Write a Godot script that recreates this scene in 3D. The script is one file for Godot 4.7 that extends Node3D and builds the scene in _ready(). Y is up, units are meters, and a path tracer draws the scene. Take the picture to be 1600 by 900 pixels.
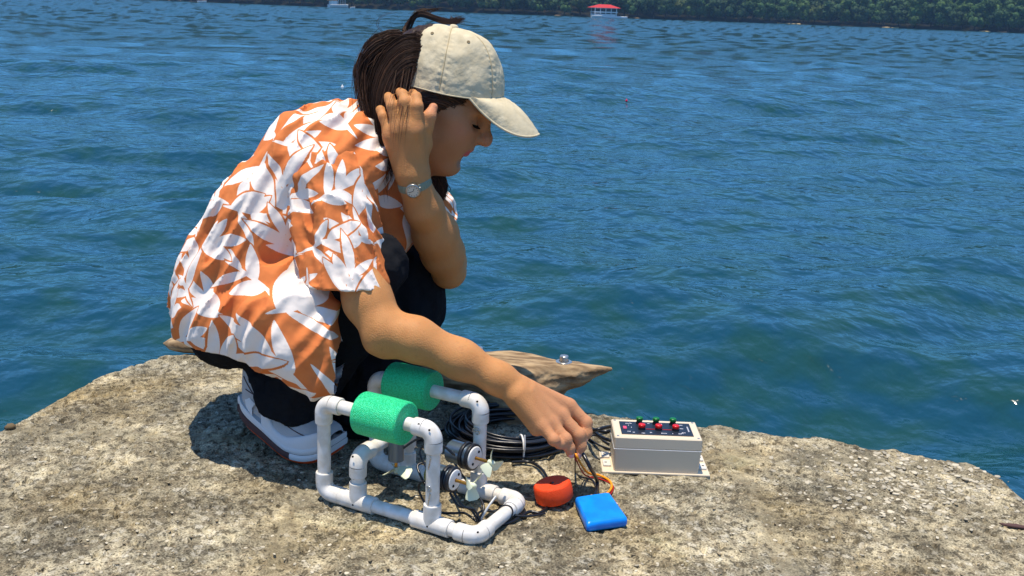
extends Node3D
# A woman crouching on a concrete quay beside a small pipe-framed underwater robot, with a bay and a wooded shore behind.

const H := 0.77          # height of the lens above the quay
const F := 1680.0        # focal length in pixels of the 1600 x 900 photograph
const WATER := -0.9      # level of the water below the quay
const PITCH := 0.2548    # lens tilt down
const ROLL := 0.0367     # lens roll
var fwd: Vector3
var rgt: Vector3
var upv: Vector3
var deep := 0.0          # extra depth while the crouching body is laid out
var M := {}              # materials
var names := {}

# ------------------------------------------------------------------ placing
func aim(px: float, py: float) -> Vector3:
	return fwd + rgt * ((px - 800.0) / F) - upv * ((py - 450.0) / F)

func at(px: float, py: float, d: float) -> Vector3:      # a point of the world read off the photograph, d metres deep
	return Vector3(0, H, 0) + aim(px, py) * (d + deep)

func ground(px: float, py: float, h := 0.0) -> Vector3:  # where the line of sight meets a level
	var r := aim(px, py)
	return Vector3(0, H, 0) + r * ((h - H) / r.y)

func curve(pts: Array, n: int) -> PackedVector3Array:    # Catmull-Rom through the points
	var out := PackedVector3Array()
	var m := pts.size()
	for i in n + 1:
		var t := float(i) / n * (m - 1)
		var k := mini(int(t), m - 2)
		var u := t - k
		var p0: Vector3 = pts[maxi(k - 1, 0)]
		var p1: Vector3 = pts[k]
		var p2: Vector3 = pts[k + 1]
		var p3: Vector3 = pts[mini(k + 2, m - 1)]
		out.append(0.5 * ((2.0 * p1) + (p2 - p0) * u + (2.0 * p0 - 5.0 * p1 + 4.0 * p2 - p3) * u * u + (3.0 * p1 - p0 - 3.0 * p2 + p3) * u * u * u))
	return out

# ------------------------------------------------------------------ naming and committing
func numbered(called: String) -> String:
	names[called] = names.get(called, -1) + 1
	return called if names[called] == 0 else "%s_%03d" % [called, names[called]]

func thing(called: String, label: String, category: String, where := Vector3.ZERO, group := "") -> Node3D:
	var o := Node3D.new()
	o.name = numbered(called)
	add_child(o)
	o.position = where
	tag(o, label, category, group)
	return o

func tag(o: Node3D, label: String, category: String, group := "") -> void:
	o.set_meta("label", label)
	o.set_meta("category", category)
	if group:
		o.set_meta("group", group)

func put(called: String, s: Soup, material: Material, parent: Node3D = null) -> MeshInstance3D:
	var o := MeshInstance3D.new()
	var origin := Vector3.ZERO
	var q: Node = parent
	while q is Node3D and q != self:
		origin += q.position
		q = q.get_parent()
	if parent == null:
		o.name = numbered(called)
		add_child(o)
	else:
		o.name = called
		parent.add_child(o, true)
	o.mesh = s.commit(origin)
	o.material_override = material
	return o

func structure(o: Node3D, kind := "structure") -> Node3D:
	o.set_meta("kind", kind)
	return o

# ------------------------------------------------------------------ mesh building
class Soup:
	var v := PackedVector3Array()
	var n := PackedVector3Array()
	var uv := PackedVector2Array()
	var c := PackedColorArray()
	var ix := PackedInt32Array()
	var tint := Color.WHITE

	func vert(p: Vector3, nn: Vector3, t := Vector2.ZERO) -> int:
		v.append(p); n.append(nn); uv.append(t); c.append(tint)
		return v.size() - 1

	func tri(a: int, b: int, d: int) -> void:
		ix.append(a); ix.append(b); ix.append(d)

	func quad(a: int, b: int, d: int, e: int) -> void:
		tri(a, b, d); tri(a, d, e)

	func flat(p: Array) -> void:   # a flat convex polygon
		var nn: Vector3 = (p[2] - p[0]).cross(p[1] - p[0]).normalized()
		var first := v.size()
		for q in p:
			vert(q, nn, Vector2(q.x, q.z))
		for i in range(1, p.size() - 1):
			tri(first, first + i, first + i + 1)

	func ribbon(rows: Array, closed := false) -> void:   # rows of points of one length: a smooth sheet
		var first := v.size()
		var w: int = rows[0].size()
		var h := rows.size()
		for j in h:
			for i in w:
				var il := (i - 1 + w) % w if closed else maxi(i - 1, 0)
				var ir := (i + 1) % w if closed else mini(i + 1, w - 1)
				var du: Vector3 = rows[j][ir] - rows[j][il]
				var dv: Vector3 = rows[mini(j + 1, h - 1)][i] - rows[maxi(j - 1, 0)][i]
				var nn := dv.cross(du)
				if nn.length() < 1e-12:
					nn = Vector3.UP
				vert(rows[j][i], nn.normalized(), Vector2(float(i) / w, float(j) / h))
		for j in h - 1:
			for i in (w if closed else w - 1):
				var i2 := (i + 1) % w
				quad(first + j * w + i, first + (j + 1) * w + i, first + (j + 1) * w + i2, first + j * w + i2)

	func tube(path: PackedVector3Array, radius, sides := 12, caps := true, squash := 1.0, side_axis := Vector3.ZERO) -> void:
		# radius: one number or one per point
		var m := path.size()
		var t := (path[1] - path[0]).normalized()
		var u := side_axis if side_axis != Vector3.ZERO else t.cross(Vector3(0.31, 0.87, 0.38))
		u = (u - t * u.dot(t)).normalized()
		var first := v.size()
		var along := 0.0
		for j in m:
			if j > 0:
				along += path[j].distance_to(path[j - 1])
			t = (path[mini(j + 1, m - 1)] - path[maxi(j - 1, 0)]).normalized()
			u = (u - t * u.dot(t)).normalized()
			var w := t.cross(u)
			var r: float = radius if radius is float else radius[j]
			var slope := 0.0
			if not radius is float:
				slope = (radius[mini(j + 1, m - 1)] - radius[maxi(j - 1, 0)]) / maxf(1e-6, path[mini(j + 1, m - 1)].distance_to(path[maxi(j - 1, 0)]))
			for i in sides:
				var a := TAU * i / sides
				var off := u * cos(a) + w * sin(a) * squash
				vert(path[j] + off * r, (u * cos(a) + w * sin(a) / squash - t * slope).normalized(), Vector2(float(i) / sides, along))
		for j in m - 1:
			for i in sides:
				var i2 := (i + 1) % sides
				quad(first + j * sides + i, first + (j + 1) * sides + i, first + (j + 1) * sides + i2, first + j * sides + i2)
		if caps:
			for e in [0, m - 1]:
				var nn := (path[0] - path[1]).normalized() if e == 0 else (path[m - 1] - path[m - 2]).normalized()
				var mid := vert(path[e], nn)
				var ring := v.size()
				for i in sides:
					vert(v[first + e * sides + i], nn)
				for i in sides:
					tri(mid, ring + i, ring + (i + 1) % sides)

	func lathe(base: Vector3, axis: Vector3, profile: Array, sides := 24) -> void:   # profile of Vector2(radius, height); hard creases where a point repeats
		axis = axis.normalized()
		var u := axis.cross(Vector3(0.4, 0.3, 0.86)).normalized()
		var w := axis.cross(u)
		var run := []
		for k in profile.size():
			run.append(profile[k])
			if k == profile.size() - 1 or profile[k] == profile[k + 1]:
				_spin(base, axis, u, w, run, sides)
				run = []

	func _spin(base: Vector3, axis: Vector3, u: Vector3, w: Vector3, run: Array, sides: int) -> void:
		var m := run.size()
		if m < 2:
			return
		var first := v.size()
		for j in m:
			var d: Vector2 = run[mini(j + 1, m - 1)] - run[maxi(j - 1, 0)]
			for i in sides:
				var a := TAU * i / sides
				var out := u * cos(a) + w * sin(a)
				vert(base + axis * run[j].y + out * run[j].x, (out * d.y - axis * d.x).normalized(), Vector2(float(i) / sides, run[j].y))
		for j in m - 1:
			for i in sides:
				var i2 := (i + 1) % sides
				quad(first + j * sides + i, first + (j + 1) * sides + i, first + (j + 1) * sides + i2, first + j * sides + i2)

	func box(t: Transform3D, size: Vector3, bevel := 0.0) -> void:   # a box with chamfered edges, centred on t
		var h := size * 0.5
		var b := minf(bevel, minf(h.x, minf(h.y, h.z)) * 0.9)
		for axis in 3:
			for s in [-1.0, 1.0]:
				var p := []
				for q in [[-1, -1], [1, -1], [1, 1], [-1, 1]]:
					var l := Vector3.ZERO
					l[axis] = h[axis] * s
					l[(axis + 1) % 3] = (h[(axis + 1) % 3] - b) * q[0]
					l[(axis + 2) % 3] = (h[(axis + 2) % 3] - b) * q[1]
					p.append(t * l)
				_facing(p, t.basis[axis] * s)
		if b <= 0.0:
			return
		for axis in 3:
			var a1 := (axis + 1) % 3
			var a2 := (axis + 2) % 3
			for s1 in [-1.0, 1.0]:
				for s2 in [-1.0, 1.0]:
					var p := []
					for q in [[-1, 0], [1, 0], [1, 1], [-1, 1]]:
						var l := Vector3.ZERO
						l[axis] = (h[axis] - b) * q[0]
						l[a1] = (h[a1] - (b if q[1] == 1 else 0.0)) * s1
						l[a2] = (h[a2] - (0.0 if q[1] == 1 else b)) * s2
						p.append(t * l)
					_facing(p, t.basis[a1] * s1 + t.basis[a2] * s2)
		for sx in [-1.0, 1.0]:
			for sy in [-1.0, 1.0]:
				for sz in [-1.0, 1.0]:
					var sg := Vector3(sx, sy, sz)
					_facing([t * (Vector3(h.x, h.y - b, h.z - b) * sg), t * (Vector3(h.x - b, h.y, h.z - b) * sg), t * (Vector3(h.x - b, h.y - b, h.z) * sg)], t.basis * sg)

	func _facing(p: Array, out: Vector3) -> void:
		var nn: Vector3 = (p[2] - p[0]).cross(p[1] - p[0]).normalized()
		if nn.dot(out) < 0.0:
			p.reverse()
		flat(p)

	func lump(center: Vector3, r: Vector3, turn: Basis, rings := 6, sides := 9, rough := 0.0, gen: RandomNumberGenerator = null) -> void:
		var first := v.size()
		for j in rings + 1:
			var th := PI * j / rings
			for i in sides:
				var ph := TAU * i / sides
				var d := Vector3(sin(th) * cos(ph), cos(th), sin(th) * sin(ph))
				var k := 1.0
				if gen and j > 0 and j < rings:
					k += gen.randf_range(-rough, rough)
				vert(center + turn * (d * r * k), (turn * (d / r)).normalized(), Vector2(float(i) / sides, float(j) / rings))
		for j in rings:
			for i in sides:
				var i2 := (i + 1) % sides
				quad(first + j * sides + i, first + (j + 1) * sides + i, first + (j + 1) * sides + i2, first + j * sides + i2)

	func commit(origin := Vector3.ZERO) -> ArrayMesh:
		for k in range(0, ix.size(), 3):   # front faces run clockwise
			var a := ix[k]
			var b := ix[k + 1]
			var d := ix[k + 2]
			if (v[d] - v[a]).cross(v[b] - v[a]).dot(n[a] + n[b] + n[d]) < 0.0:
				ix[k + 1] = d
				ix[k + 2] = b
		if origin != Vector3.ZERO:
			for k in v.size():
				v[k] -= origin
		var arr := []
		arr.resize(Mesh.ARRAY_MAX)
		arr[Mesh.ARRAY_VERTEX] = v
		arr[Mesh.ARRAY_NORMAL] = n
		arr[Mesh.ARRAY_TEX_UV] = uv
		arr[Mesh.ARRAY_COLOR] = c
		arr[Mesh.ARRAY_INDEX] = ix
		var m := ArrayMesh.new()
		m.add_surface_from_arrays(Mesh.PRIMITIVE_TRIANGLES, arr)
		return m

# ------------------------------------------------------------------ smooth bodies: a field of tapered capsules and ellipsoids, meshed as surface nets
class Field:
	var kind := PackedInt32Array()
	var op := PackedInt32Array()
	var a := PackedVector3Array()
	var ba := PackedVector3Array()
	var ibb := PackedFloat32Array()
	var ra := PackedFloat32Array()
	var dr := PackedFloat32Array()
	var kk := PackedFloat32Array()
	var inv: Array[Basis] = []
	var inv2: Array[Basis] = []
	var post: Callable
	var slack := 0.004

	func bone(p: Vector3, q: Vector3, r1: float, r2: float, k := 0.012, o := 0) -> void:
		kind.append(0); op.append(o); a.append(p); ba.append(q - p)
		ibb.append(1.0 / maxf(1e-9, (q - p).length_squared())); ra.append(r1); dr.append(r2 - r1); kk.append(k)
		inv.append(Basis()); inv2.append(Basis())

	func ball(p: Vector3, r: Vector3, turn: Basis, k := 0.012, o := 0) -> void:   # turn: columns are the ellipsoid's axes
		kind.append(1); op.append(o); a.append(p); ba.append(Vector3.ZERO); ibb.append(0.0); ra.append(0.0); dr.append(0.0); kk.append(k)
		var t := turn.transposed()
		inv.append(Basis.from_scale(Vector3.ONE / r) * t)
		inv2.append(Basis.from_scale(Vector3.ONE / (r * r)) * t)

	func one(i: int, p: Vector3) -> float:
		var pa := p - a[i]
		if kind[i] == 0:
			var h := clampf(pa.dot(ba[i]) * ibb[i], 0.0, 1.0)
			return (pa - ba[i] * h).length() - ra[i] - dr[i] * h
		var k0 := (inv[i] * pa).length()
		return k0 * (k0 - 1.0) / maxf(1e-6, (inv2[i] * pa).length())

	func eval(p: Vector3, idx: PackedInt32Array) -> float:
		var d := 10.0
		for i in idx:
			var pa := p - a[i]
			var t: float
			if kind[i] == 0:
				var hh := clampf(pa.dot(ba[i]) * ibb[i], 0.0, 1.0)
				t = (pa - ba[i] * hh).length() - ra[i] - dr[i] * hh
			else:
				var k0 := (inv[i] * pa).length()
				t = k0 * (k0 - 1.0) / maxf(1e-6, (inv2[i] * pa).length())
			var k := kk[i]
			if op[i] == 0:
				var g := maxf(k - absf(d - t), 0.0)
				d = minf(d, t) - g * g * 0.25 / k
			else:
				var g := maxf(k - absf(d + t), 0.0)
				d = maxf(d, -t) + g * g * 0.25 / k
		if post.is_valid():
			d = post.call(p, d)
		return d

	func mesh(s: Soup, cell: float, lo: Vector3, hi: Vector3, color = null, uvf = null, region = null) -> void:
		const B := 8
		var nx := int(ceil((hi.x - lo.x) / cell / B)) * B
		var ny := int(ceil((hi.y - lo.y) / cell / B)) * B
		var nz := int(ceil((hi.z - lo.z) / cell / B)) * B
		var sx := nx + 1
		var sxy := sx * (ny + 1)
		var val := PackedFloat32Array()
		val.resize(sxy * (nz + 1))
		val.fill(9.0)
		var half := cell * B * 0.5
		var rad := half * 1.7321
		var live: Array[Vector3i] = []
		var count := kind.size()
		var ts := PackedFloat32Array()
		ts.resize(count)
		for bz in nz / B:
			for by in ny / B:
				for bx in nx / B:
					var c := lo + Vector3(bx, by, bz) * (cell * B) + Vector3.ONE * half
					var dm := 10.0
					for i in count:
						ts[i] = one(i, c)
						if op[i] == 0:
							dm = minf(dm, ts[i] - kk[i] * 0.3)
					if absf(dm) > rad * 1.25 + slack and dm > 0.0:
						continue
					var idx := PackedInt32Array()
					for i in count:
						if (op[i] == 0 and ts[i] < dm + 2.2 * rad + kk[i] * 1.5) or (op[i] == 1 and ts[i] < rad * 1.3 + kk[i]):
							idx.append(i)
					var d0 := eval(c, idx)
					if absf(d0) > rad * 1.3 + slack:
						continue
					live.append(Vector3i(bx, by, bz))
					for z in B + 1:
						for y in B + 1:
							var at := (bz * B + z) * sxy + (by * B + y) * sx + bx * B
							var p := lo + Vector3(bx * B, by * B + y, bz * B + z) * cell
							for x in B + 1:
								if val[at + x] > 8.0:
									val[at + x] = eval(p, idx)
								p.x += cell
		var spot := {}
		var base := s.v.size()
		for b in live:
			for z in range(b.z * B, b.z * B + B):
				for y in range(b.y * B, b.y * B + B):
					for x in range(b.x * B, b.x * B + B):
						var o := z * sxy + y * sx + x
						var v0 := val[o]
						var v1 := val[o + 1]
						var v2 := val[o + sx]
						var v3 := val[o + sx + 1]
						var v4 := val[o + sxy]
						var v5 := val[o + sxy + 1]
						var v6 := val[o + sxy + sx]
						var v7 := val[o + sxy + sx + 1]
						var mn := minf(minf(minf(v0, v1), minf(v2, v3)), minf(minf(v4, v5), minf(v6, v7)))
						var mx := maxf(maxf(maxf(v0, v1), maxf(v2, v3)), maxf(maxf(v4, v5), maxf(v6, v7)))
						if mn >= 0.0 or mx < 0.0 or mx > 8.0:
							continue
						var sum := Vector3.ZERO
						var cnt := 0
						if (v0 < 0) != (v1 < 0): sum += Vector3(v0 / (v0 - v1), 0, 0); cnt += 1
						if (v2 < 0) != (v3 < 0): sum += Vector3(v2 / (v2 - v3), 1, 0); cnt += 1
						if (v4 < 0) != (v5 < 0): sum += Vector3(v4 / (v4 - v5), 0, 1); cnt += 1
						if (v6 < 0) != (v7 < 0): sum += Vector3(v6 / (v6 - v7), 1, 1); cnt += 1
						if (v0 < 0) != (v2 < 0): sum += Vector3(0, v0 / (v0 - v2), 0); cnt += 1
						if (v1 < 0) != (v3 < 0): sum += Vector3(1, v1 / (v1 - v3), 0); cnt += 1
						if (v4 < 0) != (v6 < 0): sum += Vector3(0, v4 / (v4 - v6), 1); cnt += 1
						if (v5 < 0) != (v7 < 0): sum += Vector3(1, v5 / (v5 - v7), 1); cnt += 1
						if (v0 < 0) != (v4 < 0): sum += Vector3(0, 0, v0 / (v0 - v4)); cnt += 1
						if (v1 < 0) != (v5 < 0): sum += Vector3(1, 0, v1 / (v1 - v5)); cnt += 1
						if (v2 < 0) != (v6 < 0): sum += Vector3(0, 1, v2 / (v2 - v6)); cnt += 1
						if (v3 < 0) != (v7 < 0): sum += Vector3(1, 1, v3 / (v3 - v7)); cnt += 1
						var l := sum / cnt
						var gx := lerpf(lerpf(v1 - v0, v3 - v2, l.y), lerpf(v5 - v4, v7 - v6, l.y), l.z)
						var gy := lerpf(lerpf(v2 - v0, v3 - v1, l.x), lerpf(v6 - v4, v7 - v5, l.x), l.z)
						var gz := lerpf(lerpf(v4 - v0, v5 - v1, l.x), lerpf(v6 - v2, v7 - v3, l.x), l.y)
						var p := lo + (Vector3(x, y, z) + l) * cell
						var nn := Vector3(gx, gy, gz).normalized()
						if color != null:
							s.tint = color.call(p, nn)
						spot[o] = s.vert(p, nn, Vector2.ZERO)
		s.tint = Color.WHITE
		var first_ix := s.ix.size()
		for o: int in spot:
			var v0 := val[o]
			var q: int = spot[o]
			for e in 3:
				var st := 1 if e == 0 else (sx if e == 1 else sxy)
				var d1 := sx if e == 0 else (sxy if e == 1 else 1)
				var d2 := sxy if e == 0 else (1 if e == 1 else sx)
				if (v0 < 0.0) != (val[o + st] < 0.0):
					var q1 = spot.get(o - d1)
					var q2 = spot.get(o - d2)
					var q3 = spot.get(o - d1 - d2)
					if q1 != null and q2 != null and q3 != null:
						s.quad(q, q1, q3, q2)
		if uvf != null:
			if region == null:
				for k in range(base, s.v.size()):
					s.uv[k] = uvf.call(s.v[k], 0)
			else:   # each triangle takes the chart of its middle, so that charts meet at a seam
				var own := {}
				for k in range(first_ix, s.ix.size(), 3):
					var mid := (s.v[s.ix[k]] + s.v[s.ix[k + 1]] + s.v[s.ix[k + 2]]) / 3.0
					var r: int = region.call(mid)
					for j in 3:
						var w := s.ix[k + j]
						var key := Vector2i(w, r)
						if not own.has(key):
							var nu: int
							if r == 0:
								nu = w
							else:
								s.tint = s.c[w]
								nu = s.vert(s.v[w], s.n[w])
							s.uv[nu] = uvf.call(s.v[w], r)
							own[key] = nu
						s.ix[k + j] = own[key]
				s.tint = Color.WHITE

# ------------------------------------------------------------------ materials and computed textures
func noise(freq: float, octaves := 4, seed_ := 1, type := FastNoiseLite.TYPE_SIMPLEX_SMOOTH) -> FastNoiseLite:
	var n := FastNoiseLite.new()
	n.noise_type = type
	n.frequency = freq
	n.seed = seed_
	n.fractal_type = FastNoiseLite.FRACTAL_FBM if octaves > 1 else FastNoiseLite.FRACTAL_NONE
	n.fractal_octaves = octaves
	return n

func field_image(n: FastNoiseLite, size: int) -> PackedByteArray:
	var im := n.get_seamless_image(size, size, false, false, 0.12, true)
	im.convert(Image.FORMAT_L8)
	return im.get_data()

func tex(im: Image) -> ImageTexture:
	return ImageTexture.create_from_image(im)

func mat(called: String, color: Color, rough := 0.6, spec := 0.5) -> StandardMaterial3D:
	var m := StandardMaterial3D.new()
	m.resource_name = called
	m.albedo_color = color
	m.roughness = rough
	m.metallic_specular = spec
	M[called] = m
	return m

func speckle(called: String, size: int, dark: Color, light: Color, freq: float, octaves: int, contrast: float, seed_: int, stretch := 1) -> ImageTexture:
	var a := field_image(noise(freq, octaves, seed_), size)
	var b := PackedByteArray()
	b.resize(size * size * 3)
	for y in size:
		for x in size:
			var t := clampf((a[((y * stretch) % size) * size + x] / 255.0 - 0.5) * contrast + 0.5, 0.0, 1.0)
			var o := (y * size + x) * 3
			b[o] = int(255.0 * lerpf(dark.r, light.r, t))
			b[o + 1] = int(255.0 * lerpf(dark.g, light.g, t))
			b[o + 2] = int(255.0 * lerpf(dark.b, light.b, t))
	return tex(Image.create_from_data(size, size, false, Image.FORMAT_RGB8, b))

func grey_tex(n: FastNoiseLite, size: int) -> ImageTexture:
	return tex(Image.create_from_data(size, size, false, Image.FORMAT_L8, field_image(n, size)))

func relief(m: StandardMaterial3D, t: Texture2D, cm: float) -> void:
	m.heightmap_enabled = true
	m.heightmap_texture = t
	m.heightmap_scale = cm

func tri_map(m: StandardMaterial3D, scale: float, world := false, sharp := 4.0) -> void:
	m.uv1_triplanar = true
	m.uv1_world_triplanar = world
	m.uv1_scale = Vector3.ONE * scale
	m.uv1_triplanar_sharpness = sharp

func concrete() -> void:
	# shell-rich weathered concrete: matrix, grit, chips of shell and dark pits
	const S := 1024
	var big := field_image(noise(0.006, 4, 3), S)
	var mid := field_image(noise(0.035, 3, 7), S)
	var fine := field_image(noise(0.16, 3, 11), S)
	var cn := noise(0.055, 1, 21, FastNoiseLite.TYPE_CELLULAR)
	cn.cellular_return_type = FastNoiseLite.RETURN_CELL_VALUE
	cn.cellular_jitter = 1.0
	cn.domain_warp_enabled = true
	cn.domain_warp_amplitude = 22.0
	cn.domain_warp_frequency = 0.03
	var cell := field_image(cn, S)
	var ce := noise(0.055, 1, 21, FastNoiseLite.TYPE_CELLULAR)
	ce.cellular_return_type = FastNoiseLite.RETURN_DISTANCE2_SUB
	ce.cellular_jitter = 1.0
	ce.domain_warp_enabled = true
	ce.domain_warp_amplitude = 22.0
	ce.domain_warp_frequency = 0.03
	var edge := field_image(ce, S)
	var rgb := PackedByteArray()
	rgb.resize(S * S * 3)
	var hgt := PackedByteArray()
	hgt.resize(S * S)
	for i in S * S:
		var g := big[i] / 255.0
		var m := mid[i] / 255.0
		var f := fine[i] / 255.0
		var k := cell[i] / 255.0
		var e := edge[i] / 255.0
		var l := 0.565 + (g - 0.5) * 0.42 + (m - 0.5) * 0.30 + (f - 0.5) * 0.34
		var h := 0.45 + (m - 0.5) * 0.7 + (f - 0.5) * 0.25
		var r := l * 1.0
		var gg := l * 0.93
		var b := l * 0.76
		if k > 0.72 and e > 0.16:         # a chip of shell or pale stone
			var u := minf(1.0, (e - 0.16) * 14.0) * (0.35 + 0.65 * clampf((k - 0.72) * 6.0, 0.0, 1.0))
			r = lerpf(r, 0.84, u * 0.42); gg = lerpf(gg, 0.81, u * 0.42); b = lerpf(b, 0.74, u * 0.42)
			h += 0.22 * u
		elif k < 0.30 and e > 0.12:       # a brown or grey pebble
			var u := minf(1.0, (e - 0.12) * 14.0)
			r = lerpf(r, 0.46, u * 0.4); gg = lerpf(gg, 0.41, u * 0.4); b = lerpf(b, 0.33, u * 0.4)
			h += 0.10 * u
		if m < 0.30:                      # an open pit with dark algae in it
			var u := clampf((0.31 - m) * 22.0, 0.0, 1.0)
			r = lerpf(r, 0.30, u * 0.6); gg = lerpf(gg, 0.27, u * 0.6); b = lerpf(b, 0.21, u * 0.6)
			h -= 0.3 * u
		if f < 0.30:                      # small open pores
			var u := clampf((0.30 - f) * 16.0, 0.0, 1.0) * 0.6
			r = lerpf(r, 0.27, u); gg = lerpf(gg, 0.24, u); b = lerpf(b, 0.19, u)
			h -= 0.25 * u
		elif f > 0.74:                    # pale grains
			var u := clampf((f - 0.74) * 16.0, 0.0, 1.0) * 0.5
			r = lerpf(r, 0.84, u); gg = lerpf(gg, 0.81, u); b = lerpf(b, 0.73, u)
		rgb[i * 3] = clampi(int(r * 255.0), 0, 255)
		rgb[i * 3 + 1] = clampi(int(gg * 255.0), 0, 255)
		rgb[i * 3 + 2] = clampi(int(b * 255.0), 0, 255)
		hgt[i] = clampi(int(h * 255.0), 0, 255)
	var m := mat("concrete", Color.WHITE, 0.92, 0.3)
	m.albedo_texture = tex(Image.create_from_data(S, S, false, Image.FORMAT_RGB8, rgb))
	m.vertex_color_use_as_albedo = true
	relief(m, tex(Image.create_from_data(S, S, false, Image.FORMAT_L8, hgt)), 0.55)
	tri_map(m, 1.35, true, 6.0)

func blade(b: PackedByteArray, S: int, x: float, y: float, ang: float, l: float, w: float, bend: float, ink: Color) -> void:
	# one white leaf of the print, wrapped round the tile
	var dx := cos(ang)
	var dy := sin(ang)
	for j in range(-int(l) - 4, int(l) + 5):
		for i in range(-int(l) - 4, int(l) + 5):
			var s := (i * dx + j * dy) / l
			if s < 0.0 or s > 1.0:
				continue
			var t := (-i * dy + j * dx) - bend * s * s * l
			var hw := w * pow(sin(PI * pow(s, 0.85)), 0.75)
			if absf(t) < hw:
				var o := (posmod(int(y) + j, S) * S + posmod(int(x) + i, S)) * 3
				b[o] = ink.r8; b[o + 1] = ink.g8; b[o + 2] = ink.b8

func print_texture() -> ImageTexture:
	# the shirt's print: sprays of white leaves on orange
	const S := 1024
	var b := PackedByteArray()
	b.resize(S * S * 3)
	var n := field_image(noise(0.02, 3, 5), S)
	for i in S * S:
		var t := (n[i] / 255.0 - 0.5) * 14.0
		b[i * 3] = int(213 + t); b[i * 3 + 1] = int(122 + t); b[i * 3 + 2] = int(68 + t * 0.6)
	var g := RandomNumberGenerator.new()
	g.seed = 12
	for gy in 7:
		for gx in 7:
			var cx := (gx + 0.5 * (gy % 2) + g.randf_range(-0.15, 0.15)) * S / 7.0
			var cy := (gy + g.randf_range(-0.15, 0.15)) * S / 7.0
			var dir := g.randf_range(0.0, TAU)
			var count := g.randi_range(4, 6)
			var spine := g.randf_range(80, 115)
			var leaves := []
			for k in count:     # a branching spray: long leaves that leave a short stem on both sides
				var side := -1.0 if k % 2 else 1.0
				var along := spine * (float(k) / count - 0.5)
				var open := side * g.randf_range(0.40, 0.85) if k < count - 1 else g.randf_range(-0.2, 0.2)
				leaves.append([cx + cos(dir) * along, cy + sin(dir) * along, dir + open, g.randf_range(90, 155), g.randf_range(14, 23), side * g.randf_range(-0.10, 0.26)])
			leaves.append([cx - cos(dir) * spine * 0.9, cy - sin(dir) * spine * 0.9, dir, spine * 1.7, 7.0, 0.06])
			for l in leaves:    # the orange gap that keeps sprays apart, then the spray itself
				blade(b, S, l[0] - cos(l[2]) * 5.0, l[1] - sin(l[2]) * 5.0, l[2], l[3] + 9.0, l[4] + 6.5, l[5], Color8(213, 122, 68))
			for l in leaves:
				blade(b, S, l[0], l[1], l[2], l[3], l[4], l[5], Color8(237, 225, 214))
	return tex(Image.create_from_data(S, S, false, Image.FORMAT_RGB8, b))

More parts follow.
